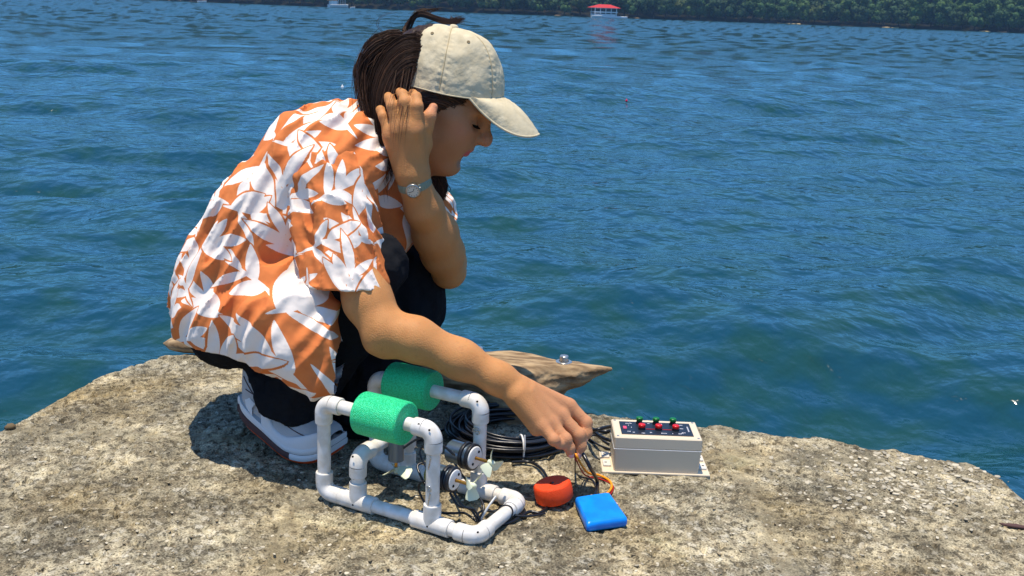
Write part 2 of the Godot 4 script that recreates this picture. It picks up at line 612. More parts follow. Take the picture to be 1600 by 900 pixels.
func materials() -> void:
	concrete()
	var cloth_fine := grey_tex(noise(0.35, 2, 31), 256)
	var crumple := grey_tex(noise(0.018, 4, 33), 512)
	# water: murky green below, a mirror for the sky above; the small ripples are relief
	var w := mat("water", Color(0.35, 0.58, 0.66), 0.09, 0.5)
	w.albedo_texture = speckle("murk", 512, Color(0.20, 0.42, 0.47), Color(0.28, 0.43, 0.36), 0.012, 3, 2.0, 43)
	var rip := noise(0.014, 4, 41)
	rip.fractal_gain = 0.40
	relief(w, grey_tex(rip, 1024), 2.4)
	tri_map(w, 0.33, true)
	# shirt, trousers
	var s := mat("shirt", Color.WHITE, 0.85, 0.25)
	s.albedo_texture = print_texture()
	relief(s, crumple, 0.14)
	var t := mat("trousers", Color(0.118, 0.12, 0.13), 0.95, 0.15)
	relief(t, crumple, 0.4)
	tri_map(t, 3.0)
	# skin
	var k := mat("skin", Color.WHITE, 0.58, 0.3)
	k.vertex_color_use_as_albedo = true
	k.subsurf_scatter_enabled = true
	k.subsurf_scatter_strength = 0.12
	relief(k, grey_tex(noise(0.10, 5, 34), 512), 0.045)
	tri_map(k, 6.0)
	var hr := mat("hair", Color.WHITE, 0.5, 0.30)
	hr.vertex_color_use_as_albedo = true
	var cp := mat("cap_cloth", Color(0.83, 0.775, 0.65), 0.9, 0.2)
	cp.albedo_texture = speckle("cap", 256, Color(0.93, 0.92, 0.90), Color(1, 1, 1), 0.03, 4, 1.6, 51)
	relief(cp, crumple, 0.14)
	tri_map(cp, 5.0)
	mat("cap_seam", Color(0.72, 0.655, 0.52), 0.9, 0.2)
	mat("eyelet", Color(0.50, 0.44, 0.33), 0.8, 0.3)
	mat("lash", Color(0.09, 0.06, 0.05), 0.7, 0.2)
	# shoe
	var sh := mat("shoe_mesh", Color(0.72, 0.705, 0.69), 0.85, 0.3)
	relief(sh, cloth_fine, 0.10)
	tri_map(sh, 9.0)
	mat("shoe_white", Color(0.86, 0.85, 0.84), 0.5, 0.4)
	mat("shoe_foam", Color(0.33, 0.24, 0.23), 0.7, 0.3)
	mat("shoe_orange", Color(0.86, 0.30, 0.06), 0.6, 0.4)
	mat("shoe_pink", Color(0.72, 0.07, 0.20), 0.7, 0.3)
	# robot
	var pv := mat("pvc", Color(0.89, 0.875, 0.85), 0.34, 0.45)
	pv.albedo_texture = speckle("pvc", 512, Color(0.93, 0.91, 0.875), Color(1, 1, 1), 0.02, 5, 2.2, 61)
	tri_map(pv, 3.5)
	var fm := mat("green_foam", Color.WHITE, 0.45, 0.5)
	fm.albedo_texture = speckle("foam", 256, Color(0.02, 0.76, 0.44), Color(0.20, 0.88, 0.62), 0.10, 3, 2.4, 71)
	relief(fm, grey_tex(noise(0.28, 2, 72), 256), 0.22)
	tri_map(fm, 11.0)
	var rf := mat("red_foam", Color(0.97, 0.29, 0.08), 0.6, 0.4)
	relief(rf, grey_tex(noise(0.28, 2, 73), 256), 0.16)
	tri_map(rf, 11.0)
	var st := mat("steel", Color(0.74, 0.73, 0.70), 0.34, 0.5)
	st.metallic = 0.85
	st.roughness_texture = speckle("steel", 256, Color(0.7, 0.7, 0.7), Color(1, 1, 1), 0.06, 3, 2.0, 81)
	tri_map(st, 12.0)
	var bm := mat("motor_steel", Color(0.44, 0.50, 0.56), 0.34, 0.5)
	bm.metallic = 0.85
	var br := mat("brass", Color(0.80, 0.58, 0.27), 0.3, 0.5)
	br.metallic = 1.0
	mat("white_plastic", Color(0.87, 0.86, 0.84), 0.4, 0.45)
	mat("pale_plastic", Color(0.80, 0.82, 0.71), 0.45, 0.45)
	mat("olive_plastic", Color(0.44, 0.44, 0.10), 0.5, 0.45)
	mat("black_cable", Color(0.085, 0.088, 0.10), 0.30, 0.5)
	mat("black_band", Color(0.10, 0.105, 0.13), 0.4, 0.5)
	mat("hole", Color(0.06, 0.06, 0.07), 0.7, 0.2)
	mat("spring", Color(0.75, 0.75, 0.74), 0.35, 0.5)
	mat("yellow_wire", Color(0.92, 0.58, 0.04), 0.4, 0.5)
	mat("red_wire", Color(0.62, 0.06, 0.04), 0.4, 0.5)
	var bl := mat("blue_wrap", Color(0.0, 0.53, 0.92), 0.34, 0.5)
	bl.albedo_texture = speckle("wrap", 256, Color(0.85, 0.88, 0.9), Color(1, 1, 1), 0.02, 3, 2.0, 95)
	tri_map(bl, 5.0)
	# control box
	var bx := mat("box_plastic", Color(0.83, 0.765, 0.66), 0.48, 0.45)
	relief(bx, cloth_fine, 0.02)
	tri_map(bx, 8.0)
	mat("box_lid", Color(0.80, 0.785, 0.745), 0.42, 0.45)
	mat("panel", Color(0.10, 0.135, 0.19), 0.45, 0.45)
	mat("ink_white", Color(0.80, 0.80, 0.82), 0.6, 0.3)
	mat("ink_red", Color(0.66, 0.10, 0.14), 0.6, 0.3)
	mat("ink_pink", Color(0.84, 0.30, 0.42), 0.5, 0.3)
	mat("knob_red", Color(0.78, 0.03, 0.03), 0.35, 0.5)
	mat("knob_green", Color(0.02, 0.40, 0.15), 0.35, 0.5)
	mat("knob_black", Color(0.09, 0.09, 0.10), 0.45, 0.4)
	# cleat: weathered iron that has gone the colour of driftwood
	var cl := mat("cleat_skin", Color.WHITE, 0.85, 0.3)
	cl.albedo_texture = speckle("cleat", 512, Color(0.45, 0.365, 0.27), Color(0.70, 0.60, 0.46), 0.012, 5, 1.8, 91, 4)
	relief(cl, grey_tex(noise(0.02, 5, 92), 512), 0.5)
	tri_map(cl, 2.2)
	mat("watch_steel", Color(0.66, 0.65, 0.62), 0.28, 0.5).metallic = 0.9
	mat("watch_face", Color(0.80, 0.77, 0.70), 0.4, 0.4)
	mat("watch_band", Color(0.52, 0.55, 0.47), 0.5, 0.4)
	# far shore
	var lf := mat("leaves", Color.WHITE, 0.75, 0.25)
	lf.vertex_color_use_as_albedo = true
	lf.backlight_enabled = true
	lf.backlight = Color(0.2, 0.24, 0.06)
	mat("bark", Color(0.24, 0.19, 0.14), 0.9, 0.2)
	var so := mat("soil", Color.WHITE, 0.95, 0.2)
	so.albedo_texture = speckle("soil", 256, Color(0.07, 0.08, 0.045), Color(0.17, 0.145, 0.09), 0.03, 4, 1.8, 93)
	tri_map(so, 0.05, true)
	mat("rock", Color(0.42, 0.36, 0.27), 0.9, 0.2)
	mat("sand", Color(0.66, 0.58, 0.42), 0.95, 0.2)
	mat("boat_white", Color(0.86, 0.86, 0.85), 0.35, 0.5)
	mat("boat_dark", Color(0.05, 0.06, 0.075), 0.4, 0.5)
	mat("boat_red", Color(0.72, 0.13, 0.08), 0.6, 0.4)
	mat("boat_cream", Color(0.70, 0.55, 0.40), 0.6, 0.4)
	mat("shell", Color(0.84, 0.81, 0.74), 0.55, 0.4)
	mat("buoy_pink", Color(0.85, 0.12, 0.30), 0.5, 0.4)

# ------------------------------------------------------------------ the setting
func quay_edge() -> PackedVector2Array:    # the quay's far edge, as points (x, z) from left to right
	var out := PackedVector2Array()
	for q in [[-420, 850], [-200, 745], [-80, 702], [0, 668], [60, 634], [100, 614], [128, 600], [150, 584], [190, 571], [240, 557], [262, 550], [300, 549], [420, 563], [560, 584], [700, 601], [800, 617], [900, 635], [960, 646], [1010, 651], [1050, 655], [1090, 660], [1120, 658], [1160, 667], [1210, 673], [1250, 678], [1300, 683], [1350, 692], [1400, 698], [1450, 707], [1490, 714], [1525, 720], [1545, 729], [1562, 741], [1580, 757], [1600, 776], [1650, 830], [1700, 890], [1740, 960]]:
		var p := ground(q[0], q[1])
		out.append(Vector2(p.x, p.z))
	return out

func quay() -> void:
	var line := quay_edge()
	var dense := PackedVector2Array()      # about every 4 mm in x, jagged as broken concrete is
	var jag := noise(9.0, 4, 61)
	for i in line.size() - 1:
		var steps := maxi(2, int(line[i].distance_to(line[i + 1]) / 0.0042))
		for k in steps:
			var q := line[i].lerp(line[i + 1], float(k) / steps)
			q.y += jag.get_noise_2d(q.x * 1.0, q.y) * 0.016 + jag.get_noise_2d(q.x * 5.0, 3.0 + q.y * 5.0) * 0.010
			dense.append(q)
	# every column runs from the near end straight to its point of the edge, then down the face
	var relief_big := noise(2.2, 3, 62)
	var lumps := noise(22.0, 4, 63)
	var pits := noise(38.0, 2, 64)
	var tone := noise(3.2, 4, 65)
	var tone2 := noise(9.0, 3, 66)
	var pale := [[ground(1530, 868), 0.045, 0.06, 1.22], [ground(1390, 822), 0.05, 0.05, 1.12], [ground(1130, 862), 0.07, 0.035, 1.15], [ground(560, 810), 0.14, 0.03, 1.08], [ground(1230, 655 + 130), 0.06, 0.03, 0.66], [ground(1010, 800), 0.05, 0.03, 0.8], [ground(1440, 845), 0.05, 0.05, 0.6], [ground(250, 735), 0.05, 0.06, 0.8], [ground(90, 800), 0.09, 0.05, 0.78]]
	var focus := Vector2(0.0, -0.2)        # columns fan out from below the lens
	var zs := PackedFloat32Array()
	for k in 14:
		zs.append(float(k) / 14.0 * 0.42)
	for k in 330:
		zs.append(0.42 + 0.58 * float(k) / 329.0)
	var rows := zs.size()
	var s := Soup.new()
	var cols := dense.size()
	var down := [[0.004, 0.005], [0.007, 0.014], [0.006, 0.03], [0.01, 0.06], [0.004, 0.12], [0.012, 0.25], [0.0, 0.5], [0.0, 1.6]]
	for i in cols:
		var e := dense[i]
		for j in rows + down.size():
			var p: Vector2
			var y := 0.0
			var out := 0.0
			if j < rows:
				p = focus.lerp(e, zs[j])
				var near_edge := clampf(1.0 - p.distance_to(e) / 0.035, 0.0, 1.0)
				y = -near_edge * near_edge * 0.010
			else:
				p = e
				out = down[j - rows][0]
				y = -0.010 - down[j - rows][1]
				var dir := (e - focus).normalized()
				p += dir * (out + lumps.get_noise_3d(e.x, y * 2.0, e.y) * 0.02)
			if j <= rows:
				y += relief_big.get_noise_2d(p.x, p.y) * 0.004 + lumps.get_noise_2d(p.x, p.y) * 0.0042
				var pit := pits.get_noise_2d(p.x, p.y)
				if pit < -0.33:
					y -= minf((-0.33 - pit) * 0.022, 0.006)
			var t := 0.84 + tone.get_noise_2d(p.x, p.y) * 0.34 + tone2.get_noise_2d(p.x, p.y) * 0.16
			var warm := clampf(tone.get_noise_2d(p.x * 0.8 + 7.0, p.y * 0.8) * 1.3, -0.2, 1.0)
			for q in pale:
				var dq := Vector2((p.x - q[0].x) / q[1], (p.y - q[0].z) / q[2]).length() + tone2.get_noise_2d(p.x * 2.0, p.y * 2.0) * 0.5
				t = lerpf(t, q[3], 1.0 - smoothstep(0.75, 0.95, dq))
			if p.x > 0.55:
				warm = clampf(warm + (p.x - 0.55) * 0.5, 0.0, 1.0)
			s.tint = Color(t * (1.0 + warm * 0.02), t * (1.0 - warm * 0.09), t * (1.0 - warm * 0.30))
			s.vert(Vector3(p.x, y, p.y), Vector3.UP)
	var hh := rows + down.size()
	for i in cols - 1:
		for j in hh - 1:
			s.quad(i * hh + j, i * hh + j + 1, (i + 1) * hh + j + 1, (i + 1) * hh + j)
	var nn := PackedVector3Array()
	nn.resize(s.v.size())
	for k in range(0, s.ix.size(), 3):
		var f := (s.v[s.ix[k + 2]] - s.v[s.ix[k]]).cross(s.v[s.ix[k + 1]] - s.v[s.ix[k]])
		for j in 3:
			nn[s.ix[k + j]] += f
	for k in nn.size():
		var q := nn[k]
		s.n[k] = (q if q.y > 0.0 or absf(q.y) < 0.3 * q.length() else -q).normalized()
		if s.n[k].dot(Vector3.UP) < -0.2:
			s.n[k] = -s.n[k]
	var o := put("quay", s, M.concrete)
	structure(o)
	# the rest of the quay, behind and beside the camera
	var r := Soup.new()
	r.tint = Color(0.8, 0.79, 0.74)
	var a := dense[0]
	var z := dense[cols - 1]
	var poly := [Vector3(a.x, -0.012, a.y), Vector3(0, -0.012, -0.22), Vector3(z.x, -0.012, z.y), Vector3(z.x + 0.6, -0.012, 0.4), Vector3(3.0, -0.012, 4.0), Vector3(-4.0, -0.012, 4.0), Vector3(-3.2, -0.012, -0.4)]
	r.flat(poly)
	for k in range(2, poly.size()):
		var p: Vector3 = poly[k]
		var q: Vector3 = poly[(k + 1) % poly.size()]
		r.flat([p, q, q + Vector3.DOWN * 1.6, p + Vector3.DOWN * 1.6])
	structure(put("quay_behind", r, M.concrete))
	# chips of shell and pale grit standing out of the concrete
	var chip := Soup.new()
	var g := RandomNumberGenerator.new()
	g.seed = 5
	chip.lump(Vector3.ZERO, Vector3(0.5, 0.16, 0.34), Basis(), 4, 7, 0.2, g)
	var mm := MultiMesh.new()
	mm.transform_format = MultiMesh.TRANSFORM_3D
	mm.use_colors = true
	mm.mesh = chip.commit()
	var places := []
	for k in 2100:
		var px := 0.0
		var py := 0.0
		if k < 400:
			px = g.randfn(1430, 95); py = g.randfn(752, 32)
		else:
			px = g.randf_range(-20, 1640); py = lerpf(570, 930, sqrt(g.randf()))
		var p := ground(px, py)
		var ok := false
		for i in line.size() - 1:
			if p.x >= line[i].x and p.x < line[i + 1].x:
				ok = p.z > line[i].lerp(line[i + 1], (p.x - line[i].x) / (line[i + 1].x - line[i].x)).y + 0.03
		if ok:
			places.append([p, k])
	mm.instance_count = places.size()
	for k in places.size():
		var p: Vector3 = places[k][0]
		p.y = relief_big.get_noise_2d(p.x, p.z) * 0.004 + lumps.get_noise_2d(p.x, p.z) * 0.0042
		var dense_patch: bool = places[k][1] < 400
		var size := g.randf_range(0.005, 0.015) if dense_patch else g.randf_range(0.003, 0.009)
		var b := Basis(Vector3.UP, g.randf() * TAU) * Basis(Vector3.RIGHT, g.randf_range(-0.35, 0.35))
		mm.set_instance_transform(k, Transform3D(b.scaled(Vector3.ONE * size), p))
		var w := g.randf_range(0.45, 0.9)
		mm.set_instance_color(k, Color(w, w * 0.95, w * 0.84) if dense_patch or g.randf() < 0.35 else Color(0.52 * w, 0.45 * w, 0.33 * w))
	var mi := MultiMeshInstance3D.new()
	mi.name = "shell_grit"
	mi.multimesh = mm
	var sm: StandardMaterial3D = M.shell
	sm.vertex_color_use_as_albedo = true
	mi.material_override = sm
	mi.set_meta("kind", "stuff")
	tag(mi, "pale chips of shell and grit bedded in the weathered concrete quay", "shell grit")
	add_child(mi)

func water() -> void:
	# choppy water: a sheet that is finest near the quay; each wave train is left out where the sheet grows too coarse for it
	var g := RandomNumberGenerator.new()
	g.seed = 77
	var trains := []
	for k in 30:
		var l := 0.38 * pow(1.11, k) * g.randf_range(0.93, 1.07)     # 0.3 m to 8 m
		var a := g.randfn(0.16, 0.50)
		var dir := Vector2(sin(a), cos(a))
		var slope := 0.042 if l < 0.7 else (0.060 if l < 2.3 else 0.060 * 2.3 / l)
		trains.append([dir * (TAU / l), slope * l / TAU, g.randf() * TAU, l])
	const COLS := 640
	const ROWS := 700
	var s := Soup.new()
	var gust := noise(0.12, 3, 78)
	var row_y := PackedFloat32Array()
	for j in ROWS:
		row_y.append(lerpf(0.72, 0.0046, pow(float(j) / (ROWS - 1), 0.8)))    # drop over distance
	for j in ROWS:
		var r := 1.67 / row_y[j]
		var gap := absf(1.67 / row_y[mini(j + 1, ROWS - 1)] - 1.67 / row_y[maxi(j - 1, 0)]) * 0.5
		var keep := []
		var fine := []
		var wild := 1.1 + 0.5 * smoothstep(15.0, 60.0, r) - 0.7 * smoothstep(90.0, 240.0, r)
		for w in trains:
			var k := clampf(w[3] / (gap * 2.2) - 0.8, 0.0, 1.0)
			if k > 0.0:
				keep.append([w[0].x, w[0].y, w[1] * k, w[2]])
			if k < 1.0 and fine.size() < 12:
				fine.append([w[0].x, w[0].y, w[1] * (1.0 - k), w[2]])
		for i in COLS:
			var ang := lerpf(-0.60, 0.60, float(i) / (COLS - 1))
			var x := sin(ang) * r
			var z := -cos(ang) * r
			var y := 0.0
			var nx := 0.0
			var nz := 0.0
			var rough := 0.8 + 0.7 * gust.get_noise_2d(x * 0.6, z)
			for w in keep:
				var ph: float = w[0] * x + w[1] * z + w[3]
				var sn := sin(ph)
				var amp: float = w[2] * rough
				y += amp * (sn + 0.22 * cos(2.0 * ph))
				var dd := amp * (cos(ph) - 0.44 * sin(2.0 * ph))
				nx -= w[0] * dd
				nz -= w[1] * dd
			for w in fine:
				var dd: float = w[2] * cos(w[0] * x + w[1] * z + w[3]) * rough * wild
				nx -= w[0] * dd
				nz -= w[1] * dd
			var facing := 0.13 * smoothstep(40.0, 170.0, r) / r      # at a grazing view only the near faces of the waves show
			s.vert(Vector3(x, WATER + y, z), Vector3(nx - x * facing, 1.0, nz - z * facing).normalized())
	for j in ROWS - 1:
		for i in COLS - 1:
			s.quad(j * COLS + i, (j + 1) * COLS + i, (j + 1) * COLS + i + 1, j * COLS + i + 1)
	structure(put("water", s, M.water))
	# the bay goes on to both sides and behind
	var far := Soup.new()
	var ring := []
	for k in 33:
		var ang := 0.60 + (TAU - 1.2) * k / 32.0
		ring.append([Vector3(sin(ang) * 2.3, WATER - 0.03, -cos(ang) * 2.3), Vector3(sin(ang) * 900.0, WATER - 0.03, -cos(ang) * 900.0)])
	for k in 32:
		far.flat([ring[k][0], ring[k][1], ring[k + 1][1], ring[k + 1][0]])
	structure(put("water", far, M.water))

# ------------------------------------------------------------------ the far shore
func shore(px: float, d: float, h := 0.0) -> Vector3:
	var p := at(px, 0, d)
	var q := at(px, 900, d)
	var t := (WATER - p.y) / (q.y - p.y)
	return Vector3(lerpf(p.x, q.x, t), WATER + h, lerpf(p.z, q.z, t))

func shore_depth(px: float) -> float:
	return 318.0 + 14.0 * sin(px * 0.0063) - px * 0.022

func make_tree(kind: int, s: int) -> Node3D:
	var g := RandomNumberGenerator.new()
	g.seed = s
	var wood := Soup.new()
	var height := 6.5
	var lean := Vector3(g.randf_range(-0.5, 0.5), 0, g.randf_range(-0.5, 0.5))
	wood.tube(curve([Vector3(0, -0.4, 0), Vector3(0, 1.2, 0) + lean * 0.3, Vector3(0, 3.2, 0) + lean], 8), PackedFloat32Array([0.26, 0.24, 0.22, 0.2, 0.18, 0.16, 0.14, 0.12, 0.1]), 7)
	var crown := Soup.new()
	var lobes := []
	for k in 11:
		var a := g.randf() * TAU
		var r := g.randf_range(0.3, 2.3) if kind != 1 else g.randf_range(0.2, 1.5)
		var y := g.randf_range(1.6, height * (0.86 if kind != 1 else 1.05))
		lobes.append([Vector3(cos(a) * r, y, sin(a) * r) + lean * 0.5, g.randf_range(1.0, 1.75)])
	var greens := [Color(0.042, 0.082, 0.026), Color(0.066, 0.112, 0.030), Color(0.034, 0.066, 0.026), Color(0.092, 0.118, 0.038)]
	var base: Color = greens[kind]
	for l in lobes:
		var c: Vector3 = l[0]
		var r: float = l[1]
		wood.tube(curve([Vector3(0, 2.0, 0) + lean * 0.6, (Vector3(0, 2.6, 0) + c) * 0.5, c], 4), PackedFloat32Array([0.1, 0.08, 0.06, 0.045, 0.03]), 5, false)
		var own := base * g.randf_range(0.75, 1.35)
		var leaves := 95
		for q in leaves:
			var d := Vector3(g.randfn(), g.randfn() * 0.8, g.randfn()).normalized()
			var p := c + d * r * g.randf_range(0.72, 1.06)
			var n := (d + Vector3(g.randfn(), g.randfn(), g.randfn()) * 0.45).normalized()
			var u := n.cross(Vector3(g.randfn(), g.randfn(), g.randfn())).normalized()
			var w := n.cross(u)
			var sz := g.randf_range(0.22, 0.46)
			crown.tint = own * g.randf_range(0.8, 1.25)
			var i := crown.vert(p + u * sz, n)
			crown.vert(p + w * sz * 0.6, n)
			crown.vert(p - u * sz * 0.8, n)
			crown.vert(p - w * sz * 0.6, n)
			crown.quad(i, i + 1, i + 2, i + 3)
		crown.tint = own
		crown.lump(c, Vector3.ONE * r * 0.72, Basis(), 5, 7, 0.12, g)
	var t := thing("tree", "tree", "tree", Vector3.ZERO)
	put("trunk", wood, M.bark, t)
	put("crown", crown, M.leaves, t)
	return t

func land() -> void:
	var s := Soup.new()
	var rows := []
	var bump := noise(0.02, 4, 101)
	var steps := [[-2.0, -0.6], [0.0, 0.15], [1.5, 0.7], [6.0, 1.4], [14.0, 4.0], [30.0, 11.0], [60.0, 24.0], [120.0, 42.0]]
	for st in steps:
		var row := []
		for k in 121:
			var px := -520.0 + 22.0 * k
			var d := shore_depth(px)
			var p := shore(px, d + st[0] + bump.get_noise_2d(px, 3.0) * 2.0 * (1.0 if st[0] < 5.0 else 0.0), st[1] + (bump.get_noise_2d(px * 0.6, st[0]) * st[1] * 0.3))
			row.append(p)
		rows.append(row)
	s.ribbon(rows)
	structure(put("hill", s, M.soil))
	var g := RandomNumberGenerator.new()
	g.seed = 9
	var labels := ["dark green broad bushy shore tree ", "narrow mid-green shore tree ", "very dark rounded shore tree ", "pale yellow-green bushy shore tree "]
	var zones := [[300.0, "at the left end of the far bank"], [560.0, "behind the small white motor cruiser"], [860.0, "on the far bank above the beige cap"], [1040.0, "behind the red-roofed houseboat"], [1320.0, "on the far bank right of the houseboat"], [9999.0, "at the right end of the far bank"]]
	var protos := []
	for k in 4:
		for j in 2:
			protos.append([make_tree(k, 40 + k * 7 + j), k])
	var used := {}
	var spots := []
	for row in 3:
		var px := -130.0 + 9.0 * row
		while px < 1750.0:
			spots.append([px, shore_depth(px) + [0.8, 7.0, 15.0][row] + g.randf_range(-1.2, 1.2), [0.6, 2.0, 4.8][row], row])
			px += g.randf_range(15.0, 26.0)
	for sp in spots:
		var pale: float = 0.34 if sp[0] > 120 and sp[0] < 900 else 0.12
		var kind := 3 if g.randf() < pale * 0.6 else (1 if g.randf() < 0.3 else (0 if g.randf() < 0.5 else 2))
		var pr: Array = protos[kind * 2 + g.randi() % 2]
		var o: Node3D = pr[0]
		if used.has(o):
			o = o.duplicate()
			o.name = numbered("tree")
			add_child(o)
		used[o] = true
		o.position = shore(sp[0], sp[1], sp[2])
		o.rotation.y = g.randf() * TAU
		o.scale = Vector3.ONE * g.randf_range(0.72, 1.12)
		var place := ""
		for zn in zones:
			if place == "" and sp[0] < zn[0]:
				place = zn[1]
		place += ["", ", second row", ", back row"][sp[3]]
		tag(o, labels[kind] + place, "tree", "trees of the wooded far shore")
	for pr in protos:
		if not used.has(pr[0]):
			pr[0].free()
	# the wood further up the hill reads as one mass
	var canopy: Soup = Soup.new()
	var gg := RandomNumberGenerator.new()
	gg.seed = 17
	for q in 260:
		var d := Vector3(gg.randfn(), absf(gg.randfn()), gg.randfn()).normalized()
		var p := d * Vector3(3.0, 2.6, 3.0) * gg.randf_range(0.8, 1.05)
		var n := (d + Vector3(gg.randfn(), gg.randfn(), gg.randfn()) * 0.4).normalized()
		var u := n.cross(Vector3(gg.randfn(), gg.randfn(), gg.randfn())).normalized()
		var w := n.cross(u)
		var sz := gg.randf_range(0.35, 0.7)
		var kk := gg.randf_range(0.6, 1.3)
		canopy.tint = Color(0.055 * kk, 0.095 * kk, 0.034 * kk)
		var i := canopy.vert(p + u * sz, n)
		canopy.vert(p + w * sz * 0.6, n)
		canopy.vert(p - u * sz, n)
		canopy.vert(p - w * sz * 0.6, n)
		canopy.quad(i, i + 1, i + 2, i + 3)
	canopy.tint = Color(0.052, 0.09, 0.032)
	canopy.lump(Vector3.ZERO, Vector3(2.3, 1.9, 2.3), Basis(), 5, 8, 0.1, gg)
	var mm := MultiMesh.new()
	mm.transform_format = MultiMesh.TRANSFORM_3D
	mm.mesh = canopy.commit()
	var pl := []
	for row in 9:
		for k in 92:
			var px := -300.0 + 24.0 * k + gg.randf_range(-10, 10)
			var dd := 24.0 + row * 8.0
			var h := lerpf(6.5, 30.0, dd / 96.0)
			pl.append(shore(px, shore_depth(px) + dd, h + gg.randf_range(-0.5, 1.5)))
	mm.instance_count = pl.size()
	for k in pl.size():
		mm.set_instance_transform(k, Transform3D(Basis(Vector3.UP, gg.randf() * TAU).scaled(Vector3.ONE * gg.randf_range(0.8, 1.3)), pl[k]))
	var mi := MultiMeshInstance3D.new()
	mi.name = "far_wood"
	mi.multimesh = mm
	mi.material_override = M.leaves
	mi.set_meta("kind", "stuff")
	tag(mi, "dense dark wood covering the hill above the far shore", "wood")
	add_child(mi)
	# rocks and bare patches along the waterline
	var bare := [[1216, 1250, 0], [1380, 1402, 0], [1532, 1546, 0], [1560, 1572, 1], [868, 882, 1], [885, 893, 1], [120, 200, 2], [205, 300, 2], [985, 1000, 1]]
	for b in bare:
		var r := Soup.new()
		var n := int((b[1] - b[0]) / 5.0) + 2
		for k in n:
			var px := lerpf(b[0], b[1], (k + 0.5) / n)
			r.lump(shore(px, shore_depth(px) - 0.4 + g.randf_range(-0.5, 0.5), 0.05), Vector3(g.randf_range(0.5, 1.1), g.randf_range(0.15, 0.32), 0.7), Basis(Vector3.UP, g.randf() * TAU), 5, 8, 0.2, g)
		var o := put("shore_rocks", r, M.sand if b[2] == 0 else M.rock)
		var where: String = {1216: "right of the houseboat", 1380: "below the middle of the right-hand wood", 1532: "near the right end of the bank", 1560: "at the right end of the bank", 868: "well left of the houseboat", 885: "just left of the houseboat", 120: "at the left end of the bank", 205: "left of the open launch", 985: "just right of the houseboat"}[b[0]]
		tag(o, ("pale sand and stones at the far waterline " if b[2] == 0 else "brown rocks along the far waterline ") + where, "rocks", "rocks along the far shore")

func hull(s: Soup, o: Vector3, along: Vector3, across: Vector3, l: float, w: float, h: float, bow := 0.35) -> void:
	var rows := []
	for k in 13:
		var t := float(k) / 12.0
		var f := sqrt(maxf(0.0, 1.0 - pow(maxf(0.0, (t - (1.0 - bow)) / bow), 2.0)))
		var c := o + along * (t - 0.5) * l
		var ww := w * 0.5 * maxf(f, 0.03)
		var sheer := h * (1.0 + 0.25 * t * t)
		rows.append([c + across * ww * 0.96 + Vector3.UP * sheer, c + across * ww + Vector3.UP * sheer * 0.9, c + across * ww * 0.8 - Vector3.UP * 0.3, c - across * ww * 0.8 - Vector3.UP * 0.3, c - across * ww + Vector3.UP * sheer * 0.9, c - across * ww * 0.96 + Vector3.UP * sheer])
	s.ribbon(rows, true)
	s.flat([rows[0][0], rows[0][1], rows[0][2], rows[0][3], rows[0][4], rows[0][5]])

func frame_at(o: Vector3, along: Vector3, x: float, y: float, z: float) -> Transform3D:   # x along, y up, z across
	var across := along.cross(Vector3.UP)
	return Transform3D(Basis(along, Vector3.UP, across), o + along * x + Vector3.UP * y + across * z)

